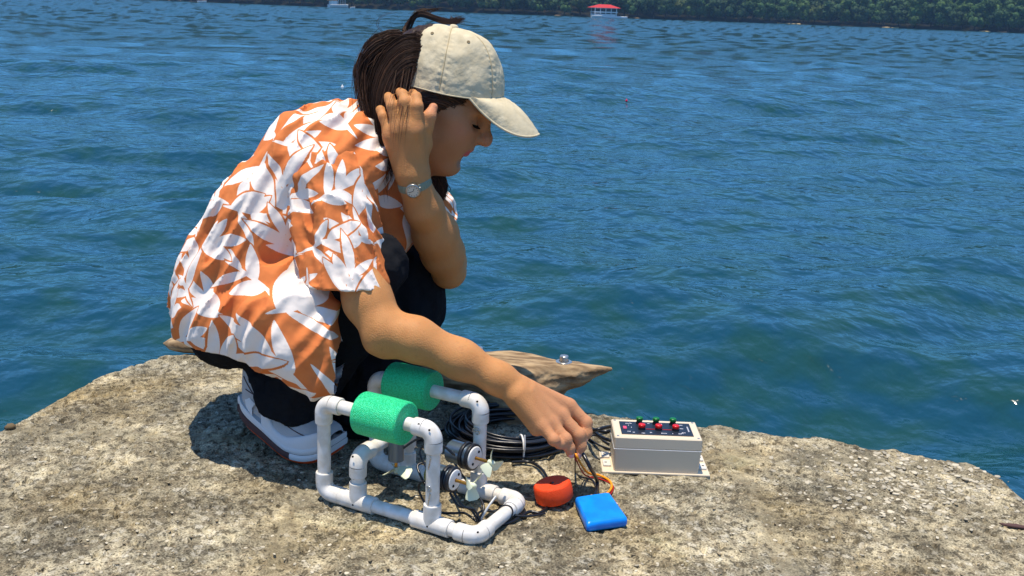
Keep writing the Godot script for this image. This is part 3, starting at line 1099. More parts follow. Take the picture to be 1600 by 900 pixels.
func boats() -> void:
	# two-deck houseboat with a red roof
	var d := 279.0
	var o := shore(946, d)
	var al := (shore(970, d + 1.0) - shore(920, d - 1.0)).normalized()
	var t := thing("houseboat", "white two-deck houseboat with a red roof moored below the far wood", "houseboat", o)
	var s := Soup.new()
	s.box(frame_at(o, al, 1.0, 0.25, 0), Vector3(8.8, 0.5, 3.6), 0.08)
	put("pontoon", s, M.boat_white, t)
	s = Soup.new()
	hull(s, frame_at(o, al, -3.2, 0, 2.6).origin, al, al.cross(Vector3.UP), 2.9, 1.1, 0.5)
	put("dinghy", s, M.boat_white, t)
	for deck in 2:
		s = Soup.new()
		s.box(frame_at(o, al, -0.5, 1.42 + deck * 1.02, 0), Vector3(6.4 - deck * 0.2, 0.3 if deck == 0 else 0.2, 3.5), 0.03)
		put("deck", s, M.boat_white, t)
		for k in 5:
			for side in [-1.55, 1.55]:
				s = Soup.new()
				s.box(frame_at(o, al, -3.4 + k * 1.45, 0.92 + deck * 1.05, side), Vector3(0.2, 0.95, 0.16), 0.02)
				put("post", s, M.boat_white, t)
	s = Soup.new()
	s.box(frame_at(o, al, -0.7, 0.72, 0), Vector3(5.9, 0.5, 2.9), 0.04)
	put("lower_wall", s, M.boat_white, t)
	s = Soup.new()
	s.box(frame_at(o, al, -0.7, 1.12, 0), Vector3(5.5, 0.3, 2.8))
	put("window_band", s, M.boat_dark, t)
	s = Soup.new()
	s.box(frame_at(o, al, -0.7, 1.95, 0), Vector3(5.2, 0.75, 2.4))
	put("cabin", s, M.boat_dark, t)
	s = Soup.new()
	var e := []
	for q in [[-4.4, -2.2], [3.4, -2.2], [3.4, 2.2], [-4.4, 2.2]]:
		e.append(frame_at(o, al, q[0], 2.5, q[1]).origin)
	var r1 := frame_at(o, al, -2.0, 3.35, 0).origin
	var r2 := frame_at(o, al, 1.2, 3.35, 0).origin
	s.flat([e[0], e[1], r2, r1]); s.flat([e[2], e[3], r1, r2]); s.flat([e[1], e[2], r2]); s.flat([e[3], e[0], r1]); s.flat([e[0], e[1], e[2], e[3]])
	put("roof", s, M.boat_red, t)
	# motor cruiser
	d = 291.0
	o = shore(529, d)
	al = (shore(545, d + 1.5) - shore(513, d - 1.5)).normalized()
	t = thing("motor_cruiser", "small white motor cruiser with a cabin and canopy near the far shore", "motorboat", o)
	s = Soup.new()
	hull(s, o, al, al.cross(Vector3.UP), 5.6, 2.0, 0.8)
	put("hull", s, M.boat_white, t)
	s = Soup.new()
	s.box(frame_at(o, al, -1.5, 1.3, 0), Vector3(1.9, 1.0, 1.7), 0.12)
	put("cabin", s, M.boat_white, t)
	s = Soup.new()
	s.box(frame_at(o, al, -1.9, 1.92, 0), Vector3(2.3, 0.2, 1.8), 0.06)
	put("cabin_roof", s, M.boat_cream, t)
	for k in 4:
		s = Soup.new()
		s.box(frame_at(o, al, -0.3 + k * 0.62, 1.5, 0.8), Vector3(0.09, 1.2, 0.09))
		put("canopy_post", s, M.boat_white, t)
	s = Soup.new()
	s.box(frame_at(o, al, 0.55, 2.15, 0), Vector3(2.4, 0.12, 1.8), 0.04)
	put("canopy", s, M.boat_dark, t)
	s = Soup.new()
	hull(s, frame_at(o, al, 3.6, 0, 1.3).origin, al, al.cross(Vector3.UP), 1.3, 0.9, 0.35)
	put("tender", s, M.boat_white, t)
	# open launch
	d = 308.0
	o = shore(316, d)
	t = thing("launch", "low white open launch near the left end of the far shore", "motorboat", o)
	s = Soup.new()
	hull(s, o, al, al.cross(Vector3.UP), 2.6, 1.2, 0.42)
	put("hull", s, M.boat_white, t)
	s = Soup.new()
	s.box(frame_at(o, al, -0.5, 0.85, 0), Vector3(0.8, 0.9, 0.8), 0.08)
	put("wheelhouse", s, M.boat_dark, t)
	# floats on the bay
	for f in [[535, 137, "white", "small white float bobbing on the bay behind the person's hair"], [979, 157, "pink", "tiny pink float on the bay to the right of the cap"]]:
		var p := ground(f[0], f[1], WATER + 0.02)
		var bs := Soup.new()
		var fs: float = 0.62 if f[2] == "white" else 0.42
		bs.lathe(p + Vector3.DOWN * 0.03, Vector3.UP, [Vector2(0.002, 0), Vector2(0.045 * fs, 0.02 * fs), Vector2(0.055 * fs, 0.06 * fs), Vector2(0.04 * fs, 0.10 * fs), Vector2(0.015 * fs, 0.12 * fs), Vector2(0.012 * fs, 0.15 * fs), Vector2(0.0, 0.155 * fs)], 14)
		tag(put("mooring_float", bs, M.boat_white if f[2] == "white" else M.buoy_pink), f[3], "float")

# ------------------------------------------------------------------ the robot
const PIPE := 0.01065
const FIT := 0.0138

func pipe(t: Node3D, p: Vector3, q: Vector3, called := "pipe") -> void:
	var s := Soup.new()
	s.tube(PackedVector3Array([p, p.lerp(q, 0.5), q]), PIPE, 20)
	put(called, s, M.pvc, t)

func socket(s: Soup, p: Vector3, dir: Vector3, from: float, to: float) -> void:
	s.lathe(p, dir, [Vector2(FIT, from), Vector2(FIT, to - 0.0018), Vector2(FIT - 0.0006, to - 0.0004), Vector2(FIT - 0.0014, to), Vector2(FIT - 0.0014, to), Vector2(PIPE - 0.001, to - 0.0002)], 22)

func elbow(t: Node3D, p: Vector3, d1: Vector3, d2: Vector3) -> void:
	var s := Soup.new()
	var r := 0.0165
	var l := 0.034
	var path := PackedVector3Array()
	for k in 11:
		var a := float(k) / 10.0 * PI * 0.5
		path.append(p + d1 * r * (1.0 - sin(a)) + d2 * r * (1.0 - cos(a)))
	s.tube(path, FIT, 22, false)
	socket(s, p, d1, r, l)
	socket(s, p, d2, r, l)
	put("elbow", s, M.pvc, t)

func tee(t: Node3D, p: Vector3, axis: Vector3, up: Vector3) -> void:
	var s := Soup.new()
	var l := 0.033
	s.tube(PackedVector3Array([p - axis * 0.02, p, p + axis * 0.02]), FIT, 22, false)
	socket(s, p, axis, 0.02, l)
	socket(s, p, -axis, 0.02, l)
	socket(s, p, up, 0.0, l)
	put("tee", s, M.pvc, t)

func dot_hole(t: Node3D, p: Vector3, n: Vector3, r := 0.0016) -> void:
	var s := Soup.new()
	s.lathe(p, n, [Vector2(r, -0.001), Vector2(r, 0.0005), Vector2(r, 0.0005), Vector2(0.0, 0.0003)], 10)
	put("screw_hole", s, M.hole, t)

func propeller(parent: Node3D, p: Vector3, axis: Vector3, r: float, turn: float, m: Material) -> void:
	axis = axis.normalized()
	var u := axis.cross(Vector3(0.2, 1.0, 0.1)).normalized()
	var w := axis.cross(u)
	var s := Soup.new()
	s.lathe(p - axis * 0.005, axis, [Vector2(0.0, 0.0), Vector2(0.0042, 0.0), Vector2(0.0042, 0.0), Vector2(0.0042, 0.008), Vector2(0.003, 0.011), Vector2(0.0, 0.012)], 14)
	var hub := put("propeller", s, m, parent)
	for b in 3:
		var a := turn + TAU * b / 3.0
		var out := u * cos(a) + w * sin(a)
		var side := axis.cross(out)
		var top := []
		var bot := []
		for j in 8:
			var tt := float(j) / 7.0
			var rr := lerpf(0.003, r, tt)
			var half := r * (0.13 + 0.42 * pow(tt, 0.7) * sqrt(maxf(0.0, 1.0 - pow(maxf(0.0, tt - 0.72) / 0.30, 2.0))))
			var tw := lerpf(0.9, 0.45, tt)
			var q := []
			for k in 5:
				var e := (k / 4.0 - 0.5) * 2.0 * half
				q.append(p + out * rr + side * e * cos(tw) + axis * (e * sin(tw) + 0.12 * r * tt * tt))
			top.append(q)
			var q2 := []
			for x in q:
				q2.append(x - axis * 0.0012)
			bot.append(q2)
		var bs := Soup.new()
		bs.ribbon(top)
		bs.ribbon(bot)
		put("blade", bs, m, hub)

func motor(t: Node3D, p: Vector3, axis: Vector3, r: float, l: float, turn: float) -> void:
	axis = axis.normalized()
	var s := Soup.new()
	s.lathe(p, axis, [Vector2(0.0, 0.0), Vector2(r * 0.9, 0.0), Vector2(r * 0.9, 0.0), Vector2(r, 0.002), Vector2(r, l), Vector2(r, l), Vector2(0, l)], 28)
	var m := put("motor", s, M.motor_steel, t)
	for k in 2:
		var b := Soup.new()
		var y := l * (0.66 if k == 0 else 0.94)
		b.lathe(p, axis, [Vector2(r, y - 0.0005), Vector2(r + 0.0028, y), Vector2(r + 0.0034, y + 0.001), Vector2(r + 0.0034, y + 0.0045), Vector2(r + 0.0028, y + 0.0055), Vector2(r, y + 0.006)], 28)
		put("band", b, M.black_band, m)
	var c := Soup.new()
	c.lathe(p + axis * (l + 0.002), axis, [Vector2(r * 0.98, -0.002), Vector2(r * 0.98, 0.002), Vector2(r * 0.9, 0.0036), Vector2(r * 0.3, 0.004), Vector2(0.003, 0.004)], 26)
	put("end_cap", c, M.white_plastic, m)
	for k in 2:
		var u := axis.cross(Vector3(0.1, 1, 0.3)).normalized().rotated(axis, k * PI + 0.6)
		var h := Soup.new()
		h.lathe(p + axis * (l + 0.0055) + u * r * 0.6, axis, [Vector2(0.0022, 0), Vector2(0.0022, 0.0012), Vector2(0.0022, 0.0012), Vector2(0.0, 0.001)], 10)
		put("vent", h, M.hole, m)
	var sh := Soup.new()
	sh.tube(PackedVector3Array([p + axis * l, p + axis * (l + 0.012), p + axis * (l + 0.028)]), 0.0026, 12)
	put("shaft", sh, M.brass, m)
	propeller(m, p + axis * (l + 0.036), axis, 0.0235, turn, M.pale_plastic)

func robot() -> void:
	var a := ground(507, 767, FIT)
	var b := ground(744, 839, FIT)
	var c := ground(813, 783, FIT)
	var d := a + (c - b)
	var t := thing("pipe_robot", "white pipe-framed underwater robot with two green foam floats on its top bars", "underwater robot", (a + c) * 0.5 - Vector3.UP * FIT)
	var x := (b - a).normalized()
	var z := (c - b).normalized()
	var y := Vector3.UP
	var top := y * 0.150
	var f_tee := a.lerp(b, 0.725)
	var f_short := a.lerp(b, 0.235)
	var k_tee := d.lerp(c, 0.725)
	var k_short := d.lerp(c, 0.235)
	var e := 0.03
	var rise := y * 0.076
	for q in [[a, b, f_tee, f_short], [d, c, k_tee, k_short]]:
		pipe(t, q[0] + x * 0.02, q[3] - x * 0.02)
		pipe(t, q[3] + x * 0.02, q[2] - x * 0.02)
		pipe(t, q[2] + x * 0.02, q[1] - x * 0.02)
		pipe(t, q[0] + y * 0.02, q[0] + top - y * 0.02, "upright")
		pipe(t, q[2] + y * 0.02, q[2] + top - y * 0.02, "upright")
		pipe(t, q[3] + y * 0.02, q[3] + rise - y * 0.02, "short_upright")
		pipe(t, q[0] + top + x * 0.02, q[2] + top - x * 0.02, "top_bar")
		elbow(t, q[0], x, y)
		elbow(t, q[0] + top, x, -y)
		elbow(t, q[2] + top, -x, -y)
		tee(t, q[2], x, y)
		tee(t, q[3], x, y)
	elbow(t, b, -x, z)
	elbow(t, c, -x, -z)
	pipe(t, b + z * 0.02, c - z * 0.02)
	elbow(t, f_short + rise, z, -y)
	elbow(t, k_short + rise, -z, -y)
	pipe(t, f_short + rise + z * 0.02, k_short + rise - z * 0.02, "cross_bar")
	# drilled holes
	var out := -z
	for q in [f_short + rise + out * FIT + y * 0.004, f_tee + top + out * FIT * 0.9 + y * 0.005, f_tee + top + out * FIT * 0.75 + y * 0.009 - x * 0.02, b + (x - z).normalized() * 0.008 + y * 0.0115, f_tee + out * FIT * 0.98 + y * 0.001, f_short + out * FIT * 0.98 - y * 0.001, k_tee + top + out * FIT * 0.9 + y * 0.005, k_tee + top + out * FIT * 0.9 + y * 0.004 - x * 0.016]:
		dot_hole(t, q, out)
	dot_hole(t, f_short + y * 0.042 + out * PIPE, out, 0.0012)
	# silver scrolls stuck on the front upright
	for h in [0.108, 0.050]:
		var st := Soup.new()
		var pts := []
		for k in 15:
			var aa := k * 0.62
			var rr := 0.0012 + 0.00034 * k
			pts.append(f_tee + y * (h + 0.012 - k * 0.0002 + sin(aa) * rr) + out * (PIPE + 0.0002) + x * (cos(aa) * rr * 0.8))
		for k in 5:
			pts.append(f_tee + y * (h + 0.004 - k * 0.005) + out * (PIPE + 0.0003) + x * (0.0024 - k * 0.0009))
		st.tube(curve(pts, 60), 0.0010, 6)
		put("metal_scroll", st, M.steel, t)
	var st2 := Soup.new()
	var pts2 := []
	for k in 17:
		pts2.append(k_tee + y * (0.104 + sin(k * 0.6) * (0.001 + 0.0004 * k)) + out * (PIPE + 0.0003) + x * cos(k * 0.6) * (0.001 + 0.0004 * k))
	st2.tube(curve(pts2, 60), 0.0012, 6)
	put("metal_scroll", st2, M.steel, t)
	# foam floats on the top bars
	for q in [[a + top, 0.565], [d + top, 0.36]]:
		var mid: Vector3 = q[0] + (f_tee - a) * q[1]
		var s := Soup.new()
		var r := 0.0332
		var h := 0.041
		s.lathe(mid, x, [Vector2(PIPE, -h), Vector2(r - 0.003, -h), Vector2(r - 0.003, -h), Vector2(r - 0.001, -h + 0.0008), Vector2(r, -h + 0.003), Vector2(r + 0.0006, 0), Vector2(r, h - 0.003), Vector2(r - 0.001, h - 0.0008), Vector2(r - 0.003, h), Vector2(r - 0.003, h), Vector2(PIPE, h)], 48)
		put("foam_float", s, M.green_foam, t)
	# three thrusters
	motor(t, k_tee + y * 0.070 - z * 0.030 - x * 0.036, (x * 0.96 - z * 0.1 + y * 0.02), 0.0185, 0.044, 0.5)
	motor(t, f_tee + y * 0.066 + z * 0.030 - x * 0.016, (x * 0.97 - z * 0.05), 0.0165, 0.034, 1.55)
	var mid_bar := (f_short + k_short) * 0.5 + rise
	var vs := Soup.new()
	vs.lathe(mid_bar + y * -0.012 + x * 0.024, -y, [Vector2(0.0, -0.02), Vector2(0.012, -0.02), Vector2(0.012, -0.02), Vector2(0.013, 0.014), Vector2(0.013, 0.014), Vector2(0.0, 0.015)], 22)
	var vm := put("upright_motor", vs, M.motor_steel, t)
	vs = Soup.new()
	vs.tube(PackedVector3Array([mid_bar + x * 0.024 - y * 0.02, mid_bar + x * 0.024 - y * 0.038]), 0.0026, 10)
	put("shaft", vs, M.brass, vm)
	propeller(vm, mid_bar + x * 0.024 - y * 0.044, -y, 0.026, 0.4, M.pale_plastic)
	vs = Soup.new()
	vs.lathe(f_tee + y * 0.066 + z * 0.030 - x * 0.021, -x, [Vector2(0.015, -0.004), Vector2(0.016, 0.0), Vector2(0.0155, 0.004), Vector2(0.0, 0.006)], 22)
	put("rear_cap", vs, M.olive_plastic, t)
	# motor leads, tied down with a stiff grey tie
	var m1 := k_tee + y * 0.070 - z * 0.030
	var m2 := f_tee + y * 0.060 + z * 0.030
	var knot := b.lerp(c, 0.35) - x * 0.028 + y * -0.004
	for w in [
			[m2 - x * 0.02, m2 - x * 0.05 + y * 0.03 + z * 0.01, m2 - x * 0.03 + y * 0.05 + z * 0.02, m2 + y * 0.03 + z * 0.03, m1 - x * 0.04, m1 - x * 0.02 - y * 0.03, knot + y * 0.02 + z * 0.02, knot],
			[m2 - x * 0.02 - y * 0.004, m2 - x * 0.044 - y * 0.02, m2 - x * 0.034 - y * 0.045, m2 - x * 0.005 - y * 0.055, m2 + x * 0.02 - y * 0.05, knot + y * 0.008 - x * 0.02, knot],
			[m2 + x * 0.012 - y * 0.018, m2 + x * 0.028 - y * 0.036, knot - x * 0.012 + y * 0.018, knot + x * 0.004],
			[m2 + x * 0.020 - y * 0.016, m2 + x * 0.036 - y * 0.034, knot - x * 0.004 + y * 0.018, knot + x * 0.008],
			[mid_bar + x * 0.03 - y * 0.01, mid_bar + x * 0.06 + y * 0.012 + z * 0.02, mid_bar + x * 0.09 - y * 0.01, m2 - x * 0.06 + z * 0.02, m2 - x * 0.03 - y * 0.02],
			[knot, knot + z * 0.03 + y * 0.004 - x * 0.005, c + x * 0.02 - y * 0.008 - z * 0.03, c + x * 0.045 - y * 0.009]]:
		var s := Soup.new()
		s.tube(curve(w, 48), 0.0019, 8)
		put("lead", s, M.black_cable, t)
	var s2 := Soup.new()
	s2.tube(curve([knot + x * 0.004 - y * 0.004, knot + x * 0.012 + z * 0.01 + y * 0.02, knot + x * 0.016 + z * 0.03 + y * 0.034], 10), 0.0017, 8)
	put("cable_tie", s2, M.spring, t)
	s2 = Soup.new()
	var ring := []
	for k in 25:
		var an := TAU * k / 24.0
		ring.append(b.lerp(c, 0.62) + (x * cos(an) + y * sin(an)) * (PIPE + 0.0012) + z * 0.009 * sin(an + 0.5))
	s2.tube(curve(ring, 60), 0.0012, 7)
	put("wire_wrap", s2, M.black_cable, t)

# ------------------------------------------------------------------ cable, box, battery, float, cleat
func cable_coil() -> void:
	var mid := ground(797, 684)
	var t := thing("cable_coil", "loose coil of black cable on the concrete under the reaching arm", "cable", mid)
	var g := RandomNumberGenerator.new()
	g.seed = 31
	var pts := []
	var turns := 30
	for k in turns * 10:
		var a := TAU * k / 10.0
		var q := float(k) / (turns * 10)
		var which := sin(q * 47.0 + 1.0)
		var r := 0.090 + 0.016 * which + 0.004 * sin(k * 0.37)
		var h := 0.006 + 0.036 * q * (0.8 + 0.3 * cos(q * 80.0)) * (1.0 - 0.3 * absf(which)) + 0.003 * sin(a * 1.0 + q * 30.0)
		pts.append(mid + Vector3(cos(a) * r * (1.03 + 0.03 * sin(q * 21.0)) + 0.006 * sin(q * 90.0), h, sin(a) * r * 0.98 + 0.005 * cos(q * 70.0)))
	var s := Soup.new()
	s.tube(curve(pts, turns * 44), 0.0027, 7)
	put("loops", s, M.black_cable, t)
	var z := Soup.new()
	var c0 := mid + Vector3(cos(1.35) * 0.092, 0.018, sin(1.35) * 0.092)
	var ring := []
	var o := Vector3(cos(1.35), 0, sin(1.35))
	for k in 21:
		var a := TAU * k / 20.0
		ring.append(c0 + o * cos(a) * 0.021 + Vector3.UP * sin(a) * 0.024)
	z.tube(curve(ring, 50), 0.0018, 6)
	z.tube(curve([c0 + o * 0.02, c0 + o * 0.026 + Vector3.UP * 0.012, c0 + o * 0.022 + Vector3.UP * 0.034], 10), 0.0015, 6)
	put("cable_tie", z, M.white_plastic, t)

func loose(called: String, label: String, category: String, pts: Array, r: float, m: Material, group := "") -> void:
	var s := Soup.new()
	s.tube(curve(pts, pts.size() * 12), r, 9)
	tag(put(called, s, m), label, category, group)

func control_box() -> void:
	var g1 := ground(957, 740)
	var g2 := ground(1093, 745)
	var x := (g2 - g1).normalized()
	var z := x.cross(Vector3.UP)          # away from the lens
	if z.z > 0.0:
		z = -z
	var y := Vector3.UP
	var w := g1.distance_to(g2)
	var dep := 0.083
	var hgt := 0.068
	var base := (g1 + g2) * 0.5 + z * dep * 0.5
	var bs := Basis(x, y, -z)
	var t := thing("control_box", "grey plastic control box with a dark panel of red and green buttons", "control box", base)
	var s := Soup.new()
	s.box(Transform3D(bs, base + y * 0.0025), Vector3(w + 0.036, 0.004, dep + 0.004), 0.001)
	put("mounting_plate", s, M.box_plastic, t)
	for k in 2:
		s = Soup.new()
		var sx := -1.0 if k == 0 else 1.0
		for zz in [-0.024, 0.012]:
			s.box(Transform3D(bs, base + x * sx * (w * 0.5 + 0.008) + y * 0.0062 - z * zz), Vector3(0.014, 0.0034, 0.022), 0.0008)
		put("mounting_lug", s, M.box_lid, t)
		for zz in [-0.024, 0.012]:
			var h := Soup.new()
			h.box(Transform3D(bs, base + x * sx * (w * 0.5 + 0.010) + y * 0.0081 - z * zz), Vector3(0.004, 0.0006, 0.0022))
			put("screw_hole", h, M.hole, t)
	s = Soup.new()
	# the case tapers slightly downwards
	var rows := []
	for yy in [0.0045, 0.0455]:
		var kx: float = w * 0.5 - (0.0455 - yy) * 0.05
		var kz: float = dep * 0.5 - (0.0455 - yy) * 0.05
		var ring := []
		for q in [[-1, -1], [1, -1], [1, 1], [-1, 1]]:
			for m in 5:
				var aa: float = atan2(q[1], q[0]) - PI / 4 + PI / 2 * m / 4.0
				ring.append(base + x * (q[0] * (kx - 0.004) + cos(aa) * 0.004) - z * (q[1] * (kz - 0.004) + sin(aa) * 0.004) + y * yy)
		rows.append(ring)
	for i in 20:
		s.flat([rows[0][i], rows[0][(i + 1) % 20], rows[1][(i + 1) % 20], rows[1][i]])
	put("case", s, M.box_plastic, t)
	s = Soup.new()
	s.box(Transform3D(bs, base + y * 0.0461), Vector3(w + 0.0006, 0.0012, dep + 0.0006), 0.0003)
	put("gasket", s, M.shoe_white, t)
	s = Soup.new()
	s.box(Transform3D(bs, base + y * (0.0467 + (hgt - 0.0467) * 0.5)), Vector3(w, hgt - 0.0467, dep), 0.0018)
	var lid := put("lid", s, M.box_plastic, t)
	for q in [[-1, -1], [1, -1], [1, 1], [-1, 1]]:
		var sc := Soup.new()
		sc.lathe(base + x * q[0] * (w * 0.5 - 0.006) - z * q[1] * (dep * 0.5 - 0.006) + y * hgt, y, [Vector2(0.0024, -0.001), Vector2(0.0024, 0.0004), Vector2(0.0024, 0.0004), Vector2(0, 0.0002)], 10)
		put("screw", sc, M.steel, lid)
	s = Soup.new()
	var pw := w - 0.026
	var pd := dep - 0.026
	s.box(Transform3D(bs, base + y * (hgt + 0.0006)), Vector3(pw, 0.002, pd), 0.0006)
	var panel := put("panel", s, M.panel, t)
	var top := base + y * (hgt + 0.0019)
	var P := func(u: float, v: float) -> Vector3: return top + x * (u - 0.5) * pw + z * (v - 0.5) * pd
	for k in 3:
		var u: float = [0.295, 0.53, 0.77][k]
		for r in 2:
			var p: Vector3 = P.call(u - (0.0 if r == 0 else 0.012), 0.40 if r == 0 else 0.86)
			var col = M.knob_red if r == 0 else M.knob_green
			var hh := 0.0045 if r == 0 else 0.0068
			var kb := Soup.new()
			kb.lathe(p, y, [Vector2(0.0062, -0.001), Vector2(0.0062, 0.002), Vector2(0.0052, 0.0024), Vector2(0.0048, hh), Vector2(0.0048, hh), Vector2(0.0, hh)], 18)
			var knob := put("push_button", kb, M.knob_black, t)
			kb = Soup.new()
			kb.lathe(p + y * (hh + 0.0001), y, [Vector2(0.0058, -0.001), Vector2(0.0062, 0.0), Vector2(0.0062, 0.0034), Vector2(0.0054, 0.0046), Vector2(0.003, 0.0051), Vector2(0.0, 0.0052)], 18)
			put("button_cap", kb, col, knob)
	var bar := Soup.new()
	bar.box(Transform3D(bs, P.call(0.42, 0.40)), Vector3(0.016, 0.0007, 0.0016))
	bar.box(Transform3D(bs, P.call(0.65, 0.40)), Vector3(0.016, 0.0007, 0.0016))
	put("red_line", bar, M.ink_red, panel)
	bar = Soup.new()
	bar.box(Transform3D(bs, P.call(0.062, 0.46)), Vector3(0.0062, 0.0022, 0.011), 0.0005)
	put("rocker_switch", bar, M.ink_pink, t)
	var marks := Soup.new()
	var g := RandomNumberGenerator.new()
	g.seed = 8
	# the panel's print: short words and ticks, too small to read
	for q in [[0.115, 0.80, 3, 0], [0.115, 0.16, 3, 0], [0.165, 0.82, 2, 1], [0.18, 0.10, 2, 0], [0.165, 0.5, 1, 0], [0.42, 0.86, 2, 0], [0.42, 0.13, 2, 0], [0.59, 0.84, 3, 0], [0.60, 0.10, 5, 0], [0.72, 0.1, 1, 0], [0.82, 0.1, 3, 0], [0.82, 0.84, 2, 1], [0.875, 0.80, 3, 1], [0.87, 0.52, 3, 1], [0.88, 0.2, 3, 0], [0.855, 0.14, 2, 1], [0.31, 0.06, 3, 0], [0.13, 0.66, 1, 0]]:
		for k in q[2]:
			var cp: Vector3 = P.call(q[0], q[1]) + x * (k - q[2] * 0.5) * 0.0021
			marks.box(Transform3D(bs.rotated(y, q[3] * 0.5), cp), Vector3(0.0012, 0.0006, g.randf_range(0.0022, 0.0034)))
	for k in 12:
		marks.box(Transform3D(bs, P.call(0.95, 0.30 + k * 0.035)), Vector3(0.0022, 0.0006, 0.0012))
	put("lettering", marks, M.ink_white, panel)

func small_things() -> void:
	# blue battery pack, its corners read off the photograph at its upper face
	var h := 0.018
	var q := [ground(898, 775, h), ground(952, 767, h), ground(982, 809, h), ground(917, 818, h)]
	var mid := Vector3.ZERO
	for p in q:
		mid += p * 0.25
	var s := Soup.new()
	var rings := []
	for lv in [[0.001, 0.86], [0.003, 0.96], [0.007, 1.0], [0.0125, 1.0], [0.0163, 0.97], [h, 0.90]]:
		var ring := []
		for k in 4:
			for m in 5:
				var c0: Vector3 = q[k] - mid
				var prev: Vector3 = (q[(k + 3) % 4] - q[k]).normalized()
				var nxt: Vector3 = (q[(k + 1) % 4] - q[k]).normalized()
				var tt := m / 4.0
				var pt: Vector3 = c0 + prev * 0.006 * (1.0 - tt) * (1.0 - tt) + nxt * 0.006 * tt * tt
				ring.append(Vector3(mid.x + pt.x * lv[1], lv[0], mid.z + pt.z * lv[1]))
		rings.append(ring)
	s.ribbon(rings, true)
	var cap := []
	for p in rings[5]:
		cap.append(p)
	s.flat(cap)
	var t := thing("battery_pack", "bright blue wrapped battery pack lying on the concrete beside the red foam ring", "battery", Vector3(mid.x, 0, mid.z))
	put("wrap", s, M.blue_wrap, t)
	var b0: Vector3 = q[0].lerp(q[1], 0.5) - Vector3.UP * 0.008
	s = Soup.new()
	s.box(Transform3D(Basis(Vector3.UP, 0.25), b0), Vector3(0.02, 0.008, 0.008), 0.001)
	put("lead_seal", s, M.black_band, t)
	# wires
	var grip := at(897, 688, 1.735)
	loose("black_lead", "thick black lead hanging from the fingers down to the blue battery", "cable", [grip + Vector3(-0.004, 0.02, 0), grip, at(910, 708, 1.735), at(921, 728, 1.73), ground(933, 752, 0.012), ground(930, 772, 0.008), ground(921, 786, 0.007), b0 + Vector3(0, 0.001, 0)], 0.0033, M.black_cable)
	loose("second_black_lead", "thin black lead curling on the concrete left of the thick battery lead", "cable", [at(900, 700, 1.735), at(899, 718, 1.74), ground(899, 738, 0.004), ground(908, 745, 0.003), ground(925, 750, 0.003), ground(931, 764, 0.003), ground(924, 778, 0.007)], 0.0018, M.black_cable)
	loose("yellow_lead", "yellow lead looping on the concrete between the hand and the blue battery", "cable", [at(898, 706, 1.735), at(904, 718, 1.735), ground(918, 738, 0.010), ground(938, 743, 0.005), ground(953, 752, 0.004), ground(955, 763, 0.004), ground(944, 774, 0.004), ground(926, 780, 0.007), b0 + Vector3(0.004, 0.002, 0)], 0.0021, M.yellow_wire)
	loose("red_lead", "thin red lead running beside the yellow lead to the battery", "cable", [at(896, 706, 1.736), at(901, 720, 1.736), ground(914, 742, 0.006), ground(937, 748, 0.003), ground(956, 757, 0.003), ground(957, 767, 0.003), ground(946, 779, 0.004), b0 + Vector3(0.007, 0.0, 0)], 0.0013, M.red_wire)
	s = Soup.new()
	var cd := (at(895, 704, 1.735) - at(888, 688, 1.735)).normalized()
	s.box(Transform3D(Basis(cd.cross(Vector3(0, 0, 1)).normalized(), cd, Vector3(0, 0, 1)).orthonormalized(), at(893, 700, 1.735)), Vector3(0.010, 0.016, 0.006), 0.001)
	tag(put("plug", s, M.white_plastic), "small white plug held between finger and thumb above the battery", "plug")
	# red foam ring
	var rc := ground(867, 787)
	var ax := Vector3(-0.24, 1.0, -0.02).normalized()
	var r := 0.0305
	var hh := 0.029
	s = Soup.new()
	s.lathe(rc + Vector3(0, 0.008, 0), ax, [Vector2(0.009, 0), Vector2(r - 0.003, 0), Vector2(r - 0.003, 0), Vector2(r, 0.003), Vector2(r + 0.0005, hh * 0.5), Vector2(r, hh - 0.003), Vector2(r - 0.003, hh), Vector2(r - 0.003, hh), Vector2(0.0045, hh), Vector2(0.0045, hh), Vector2(0.004, hh - 0.002), Vector2(0.004, 0)], 44)
	tag(put("red_float", s, M.red_foam), "short orange-red foam ring lying tilted on the cable beside the robot", "foam float")
	loose("float_cable", "black cable bending from the coil down into the red foam ring", "cable", [ground(800, 722, 0.006), ground(828, 722, 0.005), ground(846, 733, 0.008), ground(856, 748, 0.016), rc + Vector3(-0.004, 0.034, 0), rc + Vector3(0, 0.01, 0), ground(846, 800, 0.004), ground(826, 800, 0.004), ground(800, 815, 0.003), ground(772, 822, 0.003)], 0.0027, M.black_cable)
	# cable from the coil to the box, with a standing loop
	loose("box_cable", "black cable with an upright loop joining the coil to the grey box", "cable", [ground(862, 668, 0.02), ground(890, 664, 0.02), ground(915, 668, 0.03), ground(928, 672, 0.055), ground(945, 668, 0.06), ground(962, 666, 0.045), ground(964, 668, 0.02), ground(950, 674, 0.006), ground(930, 672, 0.008), ground(915, 664, 0.02), ground(925, 672, 0.03), ground(942, 684, 0.034), ground(958, 690, 0.034), ground(966, 696, 0.034)], 0.0032, M.black_cable)
	loose("thin_cable", "thin black cable snaking on the concrete left of the grey box", "cable", [ground(862, 690, 0.006), ground(885, 680, 0.004), ground(906, 672, 0.004), ground(918, 684, 0.003), ground(932, 694, 0.003), ground(946, 700, 0.003), ground(956, 703, 0.006)], 0.0024, M.black_cable)
	loose("thin_cable", "thin black cable crossing beneath the loop left of the grey box", "cable", [ground(890, 700, 0.006), ground(912, 688, 0.004), ground(930, 680, 0.003), ground(944, 690, 0.003), ground(952, 694, 0.004)], 0.0022, M.black_cable)
